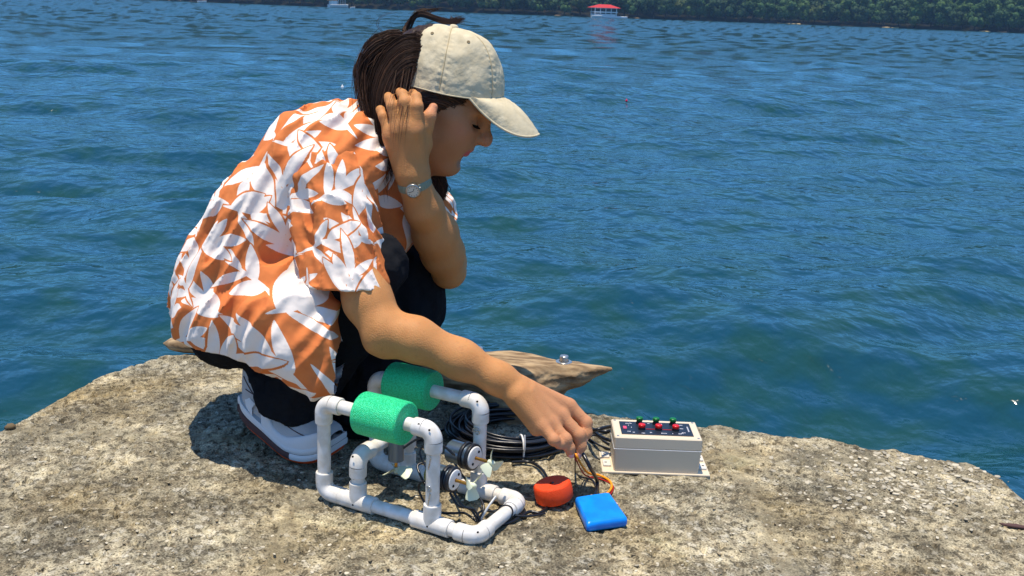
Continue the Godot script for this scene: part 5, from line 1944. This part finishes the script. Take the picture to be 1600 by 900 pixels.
func cap(t: Node3D) -> void:
	var root := Node3D.new()
	root.name = "cap"
	t.add_child(root)
	root.set_meta("label", "beige cloth baseball cap with a curved brim")
	var e := (hx * 0.948 + hy * 0.318)
	var n := (hy * 0.948 - hx * 0.318)
	var c0 := hp(0.012, 0.017, 0)
	var crumple := noise(26.0, 3, 141)
	var fold := noise(9.0, 2, 142)
	var rim := func(th: float) -> Vector3:
		var cc := maxf(cos(th), 0.0)
		return c0 + (e * cos(th) * (0.097 if cos(th) > 0 else 0.090) + hz * sin(th) * 0.0835 + n * (0.010 * pow(cc, 2.2) - 0.004)) * HS
	const NT := 180
	const NV := 60
	var s := Soup.new()
	var grid := []
	for j in NV + 1:
		var v := float(j) / NV
		var an := v * PI * 0.5
		var rad := pow(cos(an), 0.72)
		var hgt := pow(sin(an), 0.95)
		var row := []
		for i in NT:
			var th := TAU * i / NT
			var base: Vector3 = rim.call(th)
			var cc := maxf(cos(th), 0.0)
			var mid := c0 + n * (0.010 * pow(cc, 2.2) - 0.004) * HS
			var p := mid + (base - mid) * rad + (n * 0.108 - e * 0.012 * v) * HS * hgt - n * 0.010 * pow(cc, 2.2) * hgt * HS
			# panels bow between six seams, which pucker
			var off := 0.0
			var out := ((base - c0) * rad + n * 0.06 * hgt).normalized()
			for k in 6:
				var ds := angle_difference(th, PI / 6 + k * PI / 3) * maxf(rad, 0.15)
				off -= 0.0022 * exp(-ds * ds / 0.0012)
				off += 0.0011 * sin(v * 95.0 + k * 2.0) * exp(-pow((absf(ds) - 0.06) / 0.035, 2.0)) * (1.0 - v)
				off -= 0.0007 * exp(-pow((absf(ds) - 0.055) / 0.012, 2.0))
			off += fold.get_noise_3d(p.x, p.y, p.z) * 0.0075 * sin(v * PI) + crumple.get_noise_3d(p.x, p.y, p.z) * 0.0015
			if v < 0.12:
				off -= 0.0008 * exp(-pow((v - 0.075) / 0.008, 2.0))
			row.append(p + out * off)
		grid.append(row)
	for j in NV + 1:
		for i in NT:
			var du: Vector3 = grid[j][(i + 1) % NT] - grid[j][(i - 1 + NT) % NT]
			var dv: Vector3 = grid[mini(j + 1, NV)][i] - grid[maxi(j - 1, 0)][i]
			var nn := dv.cross(du)
			s.vert(grid[j][i], n if j > NV - 2 or nn.length() < 1e-10 else nn.normalized())
	for j in NV:
		for i in NT:
			var th := TAU * (i + 0.5) / NT
			if absf(angle_difference(th, PI)) < 0.50 * sqrt(maxf(0.0, 1.0 - pow((j + 0.5) / NV / 0.34, 2.0))):
				continue      # the opening at the back
			var i2 := (i + 1) % NT
			s.quad(j * NT + i, (j + 1) * NT + i, (j + 1) * NT + i2, j * NT + i2)
	put("crown", s, M.cap_cloth, root)
	# stitched seams and sweat-band edge
	for k in 6:
		var th := PI / 6 + k * PI / 3
		var pts := []
		for j in range(2, NV - 1, 2):
			var q: Vector3 = grid[j][int(round(th / TAU * NT)) % NT]
			pts.append(q + (q - c0).normalized() * 0.0004)
		if absf(angle_difference(th, PI)) < 0.6:
			pts = pts.slice(14)
		var ss := Soup.new()
		ss.tube(curve(pts, 60), 0.0009, 5)
		put("seam", ss, M.cap_seam, root)
	var rows := []
	for j in 2:
		var row := []
		for i in range(-62, 63):
			var idx := (i + NT) % NT
			var q: Vector3 = grid[0][idx]
			row.append(q + (q - c0).normalized() * (0.0006 - 0.003 * j) - n * (0.001 * (1 - j)))
		rows.append(row)
	var hem := Soup.new()
	hem.ribbon(rows)
	var edge := []
	for i in range(-62, 63, 2):
		edge.append(grid[0][(i + NT) % NT])
	hem.tube(curve(edge, 120), 0.0011, 5)
	put("rim", hem, M.cap_cloth, root)
	# brim
	var tops := []
	var bots := []
	const NB := 14
	for j in NB + 1:
		var v := float(j) / NB
		var a := []
		var b := []
		for i in range(-36, 37):
			var u := i / 36.0
			var th := u * 1.02
			var q: Vector3 = rim.call(th)
			var l := 0.081 * pow(maxf(0.0, 1.0 - pow(absf(u), 3.2)), 0.64)
			var spread := u * 0.010 * sin(PI * minf(1.0, absf(u) * 1.1)) * v
			var stitch := 0.00045 * cos(v * TAU * 6.5) * (1.0 if absf(u) < 0.93 else 0.0)
			var p := q + ((hx - hy * 0.16).normalized() * l * v * 1.03 + n * (0.006 * sin(v * PI) - v * v * (0.008 + 0.020 * u * u) * (l / 0.081)) + hz * spread * 1.6) * HS
			a.append(p + n * (0.0016 + stitch))
			b.append(p - n * 0.0014)
		tops.append(a)
		bots.append(b)
	var bs := Soup.new()
	bs.ribbon(tops)
	bs.ribbon(bots)
	var lipe := []
	for i in range(0, 73, 1):
		lipe.append((tops[NB][i] + bots[NB][i]) * 0.5)
	bs.tube(curve(lipe, 150), 0.0019, 7)
	put("brim", bs, M.cap_cloth, root)
	# button and eyelets
	var top := (grid[NV][0] as Vector3)
	var bt := Soup.new()
	bt.lathe(top - n * 0.002, n, [Vector2(0.0075, 0), Vector2(0.0078, 0.003), Vector2(0.006, 0.0055), Vector2(0.003, 0.0066), Vector2(0, 0.0068)], 18)
	put("button", bt, M.cap_cloth, root)
	for k in 6:
		var i := int(round((k * PI / 3) / TAU * NT)) % NT
		var j := 37
		var q: Vector3 = grid[j][i]
		var nn := ((grid[j + 1][i] - grid[j - 1][i]) as Vector3).cross(grid[j][(i + 1) % NT] - grid[j][(i - 1 + NT) % NT]).normalized()
		if nn.dot(q - c0) < 0:
			nn = -nn
		var es := Soup.new()
		es.lathe(q, nn, [Vector2(0.0030, 0.0), Vector2(0.0028, 0.0009), Vector2(0.0019, 0.0010), Vector2(0.0012, 0.0004), Vector2(0.0, 0.0003)], 12)
		put("eyelet", es, M.eyelet, root)

func clothes(t: Node3D) -> void:
	# ---- shirt
	var f := Field.new()
	for dz in [0.075, -0.075]:
		limb(f, [[548, 243, 1.845 - dz * 0.9, 68], [490, 262, 1.85 - dz, 76], [420, 350, 1.86 - dz, 80], [383, 450, 1.865 - dz, 92]], 0.05)
	limb(f, [[383, 440, 1.865, 100], [372, 505, 1.865, 98]], 0.05)
	limb(f, [[478, 214, 1.80, 34], [500, 232, 1.86, 50]], 0.04)
	limb(f, [[575, 232, 1.84, 62], [585, 300, 1.84, 56], [598, 360, 1.84, 48]], 0.05)               # chest
	limb(f, [[560, 228, 1.86, 50], [612, 268, 1.985, 58], [668, 336, 1.972, 44]], 0.04)            # far shoulder and sleeve
	limb(f, [[540, 232, 1.80, 58], [530, 272, 1.725, 60]], 0.05)                                   # near shoulder
	limb(f, [[370, 490, 1.80, 88], [470, 515, 1.705, 74], [512, 540, 1.69, 42]], 0.05)             # over the near thigh
	limb(f, [[440, 500, 1.70, 62], [500, 590, 1.672, 34]], 0.04)                                   # hanging tail
	f.bone(at(300, 452, 1.70), at(400, 440, 1.632), rp(5, 1.7), rp(7, 1.7), 0.05, 1)
	f.bone(at(400, 440, 1.632), at(478, 405, 1.58), rp(7, 1.7), rp(8, 1.7), 0.05, 1)
	var n1 := noise(1.0, 2, 151)
	var n2 := noise(1.0, 3, 152)
	var d1 := (rgt * -0.55 - upv * 0.83).normalized()     # down the back
	var d2 := (rgt * 0.83 - upv * 0.55).normalized()
	# hem: height of the lower edge over x; front: how far the panel reaches below the sleeve
	var hem := []
	for q in [[240, 541], [275, 546], [330, 550], [380, 556], [412, 567], [445, 588], [475, 610], [500, 620], [530, 617], [552, 612], [600, 600], [640, 430]]:
		var p := at(q[0], q[1], 1.72)
		hem.append(Vector2(p.x, p.y))
	var front := []
	for q in [[552, 640], [550, 600], [541, 572], [529, 540], [524, 505], [530, 480], [541, 452], [560, 425], [600, 405]]:
		var p := at(q[0], q[1], 1.68)
		front.append(Vector2(p.y, p.x))
	var front_top := at(600, 405, 1.68).y
	var far_hem := at(640, 412, 1.84).y
	var mid_z := at(560, 450, 1.80).z
	var chest_x := at(556, 450, 1.74).x
	var lookup := func(tab: Array, x: float) -> float:
		if x <= tab[0].x:
			return tab[0].y
		for i in tab.size() - 1:
			if x < tab[i + 1].x:
				return lerpf(tab[i].y, tab[i + 1].y, (x - tab[i].x) / (tab[i + 1].x - tab[i].x))
		return tab[tab.size() - 1].y
	f.slack = 0.012
	f.post = func(p: Vector3, d: float) -> float:
		var a := n1.get_noise_3d(p.dot(d1) * 4.0, p.dot(d2) * 17.0, p.z * 8.0)
		var b := n2.get_noise_3d(p.x * 12.0, p.y * 18.0, p.z * 12.0)
		var e := d - (0.5 - absf(a) * 1.8) * 0.0115 - b * 0.003
		var hem_y: float = lookup.call(hem, p.x)
		e = maxf(e, hem_y + a * 0.004 - p.y)
		if p.y < front_top and p.z > mid_z:
			var fx: float = lookup.call(front, p.y)
			e = maxf(e, p.x - fx + a * 0.004)
		if p.x > chest_x and p.y < far_hem:
			e = maxf(e, far_hem - p.y)
		return e
	var sp0 := at(380, 480, 1.86)
	var sp1 := at(560, 205, 1.85)
	var sdir := (sp1 - sp0).normalized()
	var su := sdir.cross(fwd).normalized()      # points up-left, out of the back
	const TILE := 0.54
	var trunk_uv := func(p: Vector3, _r: int) -> Vector2:
		var q := p - sp0
		var h := q.dot(sdir)
		q -= sdir * h
		return Vector2(atan2(q.dot(su), -q.dot(fwd)) * 0.155, -h) / TILE
	var s := Soup.new()
	f.mesh(s, 0.0042, Vector3(-0.68, 0.06, -2.22), Vector3(-0.06, 0.72, -1.45), null, trunk_uv)
	# the near sleeve, set into the shoulder with a seam
	var sf := Field.new()
	var sl0 := at(519, 288, 1.715)
	var sl1 := at(553, 470, 1.678)
	var s1 := (sl1 - sl0).normalized()
	var s2 := s1.cross(fwd).normalized()
	sf.bone(sl0, sl1, rp(64, 1.71), rp(60, 1.67), 0.02)
	sf.bone(at(500, 330, 1.70), at(512, 450, 1.66), rp(44, 1.7), rp(34, 1.66), 0.03)       # the drape behind the arm
	sf.bone(at(555, 420, 1.70), at(560, 520, 1.675), rp(44, 1.68), rp(54, 1.67), 0.004, 1)   # inside
	sf.bone(at(470, 300, 1.66), at(486, 440, 1.62), rp(5, 1.66), rp(6, 1.66), 0.04, 1)
	var cut_a := at(495, 444, 1.66)
	var cut_b := at(606, 447, 1.66)
	sf.slack = 0.010
	sf.post = func(p: Vector3, d: float) -> float:
		var ps := p - sl0
		var on := ps.dot(s1)
		var w := n1.get_noise_3d(on * 5.0 + ps.dot(s2) * 9.0, ps.dot(s2) * 20.0 - on * 6.0, p.z * 18.0)
		var b := n2.get_noise_3d(p.x * 12.0, p.y * 18.0, p.z * 12.0)
		var e := d - (0.5 - absf(w) * 1.8) * 0.0095 - b * 0.003
		var lim := lerpf(cut_a.y, cut_b.y, (p.x - cut_a.x) / (cut_b.x - cut_a.x))
		return maxf(e, lim - p.y)
	var sleeve_uv := func(p: Vector3, _r: int) -> Vector2:
		var q := p - sl0
		var h := q.dot(s1)
		q -= s1 * h
		return Vector2(atan2(q.dot(s2), -q.dot(fwd)) * 0.075, h + 0.13) / TILE
	var box := bounds([[450, 220, 1.62], [620, 460, 1.62], [450, 460, 1.85], [620, 220, 1.85]], 0.01)
	sf.mesh(s, 0.0034, box[0], box[1], null, sleeve_uv)
	var shirt := put("shirt", s, M.shirt, t)
	shirt.set_meta("label", "orange short-sleeved shirt printed with white leaf sprays")
	# ---- trousers
	f = Field.new()
	for dz in [0.07, -0.07]:
		limb(f, [[372, 484, 1.865 - dz, 74], [362, 502, 1.865 - dz, 72]], 0.04)
	limb(f, [[382, 492, 1.82, 68], [500, 466, 1.755, 56], [588, 414, 1.715, 42]], 0.03)            # near thigh
	limb(f, [[588, 414, 1.715, 42], [545, 500, 1.77, 50], [450, 640, 1.825, 52]], 0.03)            # near shin
	limb(f, [[420, 612, 1.835, 44], [468, 648, 1.825, 44]], 0.03)                                    # cuff over the shoe
	limb(f, [[400, 480, 1.93, 78], [540, 465, 1.945, 62], [642, 436, 1.94, 46]], 0.03)             # far thigh
	limb(f, [[642, 436, 1.94, 46], [634, 480, 1.95, 54], [590, 580, 1.93, 54], [562, 664, 1.905, 50]], 0.03)    # far shin
	var w1 := noise(1.0, 3, 161)
	var cuff := []
	for q in [[300, 560], [372, 584], [384, 598], [394, 622], [402, 644], [412, 652], [440, 658], [470, 668], [500, 680], [530, 690], [560, 700]]:
		var p := at(q[0], q[1], 1.78)
		cuff.append(Vector2(p.x, p.y))
	var shin_z := at(480, 640, 1.855).z
	f.slack = 0.012
	f.post = func(p: Vector3, d: float) -> float:
		var a := w1.get_noise_3d(p.x * 12.0, p.y * 8.0, p.z * 12.0)
		var e := d - (0.5 - absf(a) * 1.7) * 0.009
		if p.z > shin_z and p.y < 0.16:
			var cy: float = lookup.call(cuff, p.x)
			e = maxf(e, cy + a * 0.004 - p.y)
		return maxf(e, 0.006 - p.y)
	s = Soup.new()
	f.mesh(s, 0.0055, Vector3(-0.62, 0.0, -2.22), Vector3(-0.08, 0.50, -1.55))
	put("trousers", s, M.trousers, t)
	# dark belt of cloth under the hem is the trousers' own seat

func shoe(t: Node3D, heel: Vector3, toe: Vector3, lift: float) -> void:
	var root := Node3D.new()
	root.name = "running_shoe"
	t.add_child(root, true)
	var x := (toe - heel)
	x.y = 0.0
	var l := x.length()
	x = x.normalized()
	var z := x.cross(Vector3.UP)            # towards the lens side
	if z.z < 0.0:
		z = -z
	var y := Vector3.UP
	var low := func(u: float) -> float: return lift * pow(clampf((0.62 - u) / 0.62, 0.0, 1.0), 1.5) + 0.016 * pow(clampf((u - 0.72) / 0.28, 0.0, 1.0), 2.0)
	var half := func(u: float) -> float: return (0.033 + 0.017 * smoothstep(0.25, 0.72, u) - 0.004 * sin(u * PI)) * pow(maxf(0.0, 1.0 - pow(absf(u * 2.0 - 1.0), 5.0)), 0.5)
	# [lower edge, upper edge, outward bulge, material, name]
	var layers := [[0.0, 0.007, 0.000, M.shoe_orange, "outsole"], [0.007, 0.018, 0.004, M.shoe_foam, "midsole"], [0.018, 0.029, 0.003, M.shoe_white, "upper_midsole"]]
	for ly in layers:
		var s := Soup.new()
		var rows := []
		for j in 5:
			var v := j / 4.0
			var row := []
			for k in 80:
				var a := TAU * k / 80.0
				var u := clampf(0.5 + 0.5 * signf(cos(a)) * pow(absf(cos(a)), 0.8), 0.0, 1.0)
				var w: float = half.call(clampf(u, 0.02, 0.98)) + ly[2] + 0.0018 * sin(v * PI) - (0.004 if ly[0] == 0.0 and v < 0.3 else 0.0)
				var thick: float = 1.0 + 0.35 * (1.0 - smoothstep(0.0, 0.6, u))
				var yy: float = low.call(u) + lerpf(ly[0], ly[1], v) * thick
				var zz := signf(sin(a)) * w * (1.0 if absf(sin(a)) > 0.001 else 0.0)
				row.append(heel + x * (u * l + cos(a) * ly[2] * 0.8) + z * zz + y * yy)
			rows.append(row)
		s.flat(rows[0].slice(0, 80))
		s.flat(rows[4].slice(0, 80))
		var back := []
		var fore := []
		for row in rows:
			back.append(row.slice(17, 64))
			fore.append(row.slice(63) + row.slice(0, 18))
		s.ribbon(back)
		put(ly[4], s, ly[3], root)
		var fs := Soup.new()
		fs.ribbon(fore)
		put("fore_" + ly[4], fs, M.shoe_orange if ly[4] == "outsole" else M.shoe_white, root)
	# upper
	var ups := Soup.new()
	var rows := []
	for k in 41:
		var u := 0.015 + 0.965 * k / 40.0
		var hgt := 0.052 + 0.040 * exp(-pow((u - 0.30) / 0.20, 2.0)) + 0.030 * exp(-pow((u - 0.05) / 0.12, 2.0)) - 0.018 * smoothstep(0.55, 0.95, u)
		hgt *= pow(maxf(0.0, 1.0 - pow(maxf(0.0, u - 0.55) / 0.44, 5.0)), 0.5)
		var w: float = half.call(u) + 0.001
		var b: float = low.call(u) + 0.026 * (1.0 + 0.35 * (1.0 - smoothstep(0.0, 0.6, u)))
		var row := []
		for m in 25:
			var a := PI * m / 24.0
			var ca := cos(a)
			var sa := sin(a)
			var pinch := lerpf(1.0, 0.62, sa * (1.0 - smoothstep(0.5, 0.9, u)))
			row.append(heel + x * (u * l) + z * (signf(ca) * pow(absf(ca), 0.75) * w * pinch) + y * (b + pow(sa, 0.85) * hgt))
		rows.append(row)
	ups.ribbon(rows)
	put("upper", ups, M.shoe_mesh, root)
	# white guard round the forefoot, a little proud of the mesh
	var gs := Soup.new()
	var gr := []
	for k in 33:
		var u := 0.30 + 0.665 * k / 32.0
		var w: float = half.call(u) + 0.0030
		var b: float = low.call(u) + 0.026 * (1.0 + 0.35 * (1.0 - smoothstep(0.0, 0.6, u)))
		var top := 0.020 + 0.006 * sin(u * 9.0) + 0.03 * exp(-pow((u - 0.34) / 0.05, 2.0))
		gr.append([heel + x * (u * l) + z * w + y * (b - 0.004), heel + x * (u * l) + z * (w + 0.0006) + y * (b + top * 0.5), heel + x * (u * l) + z * (w - 0.003) + y * (b + top), heel + x * (u * l) + z * (w - 0.007) + y * (b + top + 0.001)])
	gs.ribbon(gr)
	put("side_guard", gs, M.shoe_white, root)
	# heel clip
	var hs := Soup.new()
	var hr := []
	for k in 25:
		var a := lerpf(-0.5, 0.5, k / 24.0) * PI
		var u := 0.22 - 0.20 * cos(a)
		var w: float = half.call(maxf(u, 0.02)) + 0.003
		var b: float = low.call(u) + 0.030
		var zz := sin(a) * w
		hr.append([heel + x * (u * l - 0.003) + z * zz + y * b, heel + x * (u * l - 0.004) + z * zz * 0.98 + y * (b + 0.022), heel + x * (u * l + 0.001) + z * zz * 0.9 + y * (b + 0.030)])
	hs.ribbon(hr)
	put("heel_clip", hs, M.shoe_white, root)
	# stitched panel lines on the side of the upper
	for row in [[0.06, 0.30, 0.050, 0.030], [0.10, 0.42, 0.034, 0.052], [0.48, 0.90, 0.036, 0.020]]:
		var pts := []
		for k in 9:
			var v := k / 8.0
			var u: float = lerpf(row[0], row[1], v)
			var m := lerpf(row[2], row[3], v)
			var hgt := 0.052 + 0.040 * exp(-pow((u - 0.30) / 0.20, 2.0)) + 0.030 * exp(-pow((u - 0.05) / 0.12, 2.0)) - 0.018 * smoothstep(0.55, 0.95, u)
			hgt *= pow(maxf(0.0, 1.0 - pow(maxf(0.0, u - 0.55) / 0.44, 5.0)), 0.5)
			var sa := pow(clampf(m / hgt, 0.0, 0.98), 1.0 / 0.85)
			var pinch := lerpf(1.0, 0.62, sa * (1.0 - smoothstep(0.5, 0.9, u)))
			var wd: float = (half.call(u) + 0.001) * pinch * pow(sqrt(1.0 - sa * sa), 0.75)
			var b: float = low.call(u) + 0.026 * (1.0 + 0.35 * (1.0 - smoothstep(0.0, 0.6, u)))
			pts.append(heel + x * (u * l) + z * (wd + 0.0006) + y * (b + m))
		var ls := Soup.new()
		ls.tube(curve(pts, 24), 0.0009, 5)
		put("stitching", ls, M.shoe_foam, root)
	# pull tab and the pink tongue
	var ts := Soup.new()
	var tb: Vector3 = heel + x * (0.40 * l) + y * (low.call(0.40) + 0.078) + z * 0.030
	ts.box(Transform3D(Basis(x, y, z) * Basis(Vector3(0, 0, 1), -0.35) * Basis(Vector3(1, 0, 0), 0.25), tb), Vector3(0.008, 0.040, 0.005), 0.002)
	put("pull_tab", ts, M.shoe_white, root)
	ts = Soup.new()
	ts.box(Transform3D(Basis(x, y, z) * Basis(Vector3(0, 0, 1), -0.6), tb + x * 0.012 - z * 0.012), Vector3(0.022, 0.026, 0.026), 0.006)
	put("tongue", ts, M.shoe_pink, root)

func watch(t: Node3D) -> void:
	var root := Node3D.new()
	root.name = "wristwatch"
	t.add_child(root)
	root.set_meta("label", "small steel wristwatch with a pale dial")
	var c := at(648, 287, 1.728)
	var ax := (at(646, 274, 1.722) - at(654, 303, 1.738)).normalized()
	var face := (-fwd - ax * (-fwd).dot(ax)).normalized()
	face = (face * 0.98 - ax.cross(face) * 0.12).normalized()
	var side := ax.cross(face).normalized()
	var r := rp(23.9, 1.74)
	var rows := []
	for k in 49:
		var a := TAU * k / 48.0
		var o := face * cos(a) + side * sin(a)
		rows.append([c + o * (r + 0.0008) - ax * 0.0066, c + o * (r + 0.0022) - ax * 0.0058, c + o * (r + 0.0022) + ax * 0.0058, c + o * (r + 0.0008) + ax * 0.0066])
	var s := Soup.new()
	s.ribbon(rows)
	put("band", s, M.watch_band, root)
	for k in 14:       # links
		for sg in [-1.0, 1.0]:
			var a: float = sg * (0.75 + k * 0.16)
			var o := face * cos(a) + side * sin(a)
			s = Soup.new()
			s.box(Transform3D(Basis(ax, o, ax.cross(o)).orthonormalized(), c + o * (r + 0.0022)), Vector3(0.0096, 0.0012, 0.0026), 0.0004)
			put("link", s, M.watch_band, root)
	var p := c + face * (r + 0.001)
	s = Soup.new()
	s.lathe(p, face, [Vector2(0.0118, 0), Vector2(0.0124, 0.001), Vector2(0.0124, 0.0048), Vector2(0.0118, 0.0058), Vector2(0.0102, 0.0064), Vector2(0.0096, 0.0060), Vector2(0.0096, 0.0054), Vector2(0.0, 0.0054)], 36)
	put("case", s, M.watch_steel, root)
	s = Soup.new()
	s.lathe(p + face * 0.0056, face, [Vector2(0.0095, 0.0), Vector2(0.0, 0.0001)], 32)
	var dial := put("dial", s, M.watch_face, root)
	s = Soup.new()
	for k in 12:
		var o := (ax * cos(TAU * k / 12.0) + side * sin(TAU * k / 12.0))
		s.box(Transform3D(Basis(o, face, o.cross(face)).orthonormalized(), p + face * 0.0059 + o * 0.0080), Vector3(0.0016, 0.0003, 0.0006))
	for h in [[0.6, 0.0052], [-1.7, 0.0070]]:
		var o: Vector3 = ax * cos(h[0]) + side * sin(h[0])
		s.box(Transform3D(Basis(o, face, o.cross(face)).orthonormalized(), p + face * 0.0061 + o * h[1] * 0.5), Vector3(h[1], 0.0003, 0.0007))
	put("hands", s, M.hole, dial)
	s = Soup.new()
	s.lathe(p + face * 0.003 + (side * 0.9 + ax * 0.2).normalized() * 0.012, (side * 0.9 + ax * 0.2), [Vector2(0.0016, 0), Vector2(0.0018, 0.0022), Vector2(0.0, 0.0024)], 12)
	put("crown", s, M.watch_steel, root)

func person() -> void:
	ear = at(684, 146, 1.80 + BACK)
	var a := 0.56
	hx = (rgt * cos(a) - upv * sin(a)).normalized()
	hy = (rgt * sin(a) + upv * cos(a)).normalized()
	hz = -fwd
	var lean := 0.26
	var up_ := hy
	hy = up_ * cos(lean) + hz * sin(lean)
	hz = hz * cos(lean) - up_ * sin(lean)
	var t := thing("person", "person crouching in a beige cap and orange leaf-print shirt, reaching for cables, head on hand", "person", ground(470, 722))
	skin_body(t)
	deep = BACK
	clothes(t)
	deep = 0.0
	var heel := ground(385, 690)
	var toe := ground(528, 722)
	heel.y = 0.004
	toe.y = 0.004
	shoe(t, heel, toe, 0.050)
	shoe(t, ground(456, 652) + Vector3.UP * 0.004, ground(556, 668) + Vector3.UP * 0.004, 0.0)
	deep = BACK
	hair(t)
	cap(t)
	watch(t)
	deep = 0.0

func _ready() -> void:
	# --- camera
	fwd = Vector3(0, -sin(PITCH), -cos(PITCH))
	var up0 := Vector3(0, cos(PITCH), -sin(PITCH))
	rgt = Vector3.RIGHT * cos(ROLL) + up0 * sin(ROLL)
	upv = up0 * cos(ROLL) - Vector3.RIGHT * sin(ROLL)
	var cam := Camera3D.new()
	cam.name = "camera"
	cam.fov = rad_to_deg(2.0 * atan(450.0 / F))
	cam.near = 0.05
	cam.far = 2500.0
	cam.transform = Transform3D(Basis(rgt, upv, -fwd), Vector3(0, H, 0))
	add_child(cam)
	cam.current = true
	# --- sky
	var sky := ProceduralSkyMaterial.new()
	sky.sky_top_color = Color(0.36, 0.50, 0.71)
	sky.sky_horizon_color = Color(0.34, 0.66, 0.91)
	sky.sky_curve = 0.16
	sky.ground_bottom_color = Color(0.08, 0.16, 0.2)
	sky.ground_horizon_color = Color(0.30, 0.5, 0.6)
	sky.sky_energy_multiplier = 1.15
	var env := Environment.new()
	env.background_mode = Environment.BG_SKY
	env.sky = Sky.new()
	env.sky.sky_material = sky
	env.tonemap_mode = Environment.TONE_MAPPER_LINEAR
	env.tonemap_exposure = 1.25
	env.sdfgi_enabled = true
	env.ssao_enabled = true
	env.ssil_enabled = true
	env.fog_enabled = true
	env.fog_density = 0.0003
	env.fog_light_color = Color(0.55, 0.72, 0.88)
	var we := WorldEnvironment.new()
	we.name = "world"
	we.environment = env
	add_child(we)
	# --- sun: high, from the left and a little from the camera's side
	var sun := DirectionalLight3D.new()
	sun.name = "sun"
	sun.light_energy = 1.45
	sun.light_color = Color(1.0, 0.955, 0.88)
	sun.light_angular_distance = 0.5
	sun.shadow_enabled = true
	add_child(sun)
	sun.look_at_from_position(Vector3(-0.10, 0.97, 0.04), Vector3.ZERO, Vector3.FORWARD)
	# --- the place
	materials()
	quay()
	water()
	land()
	boats()
	# --- the objects
	robot()
	cable_coil()
	control_box()
	small_things()
	cleat()
	person()
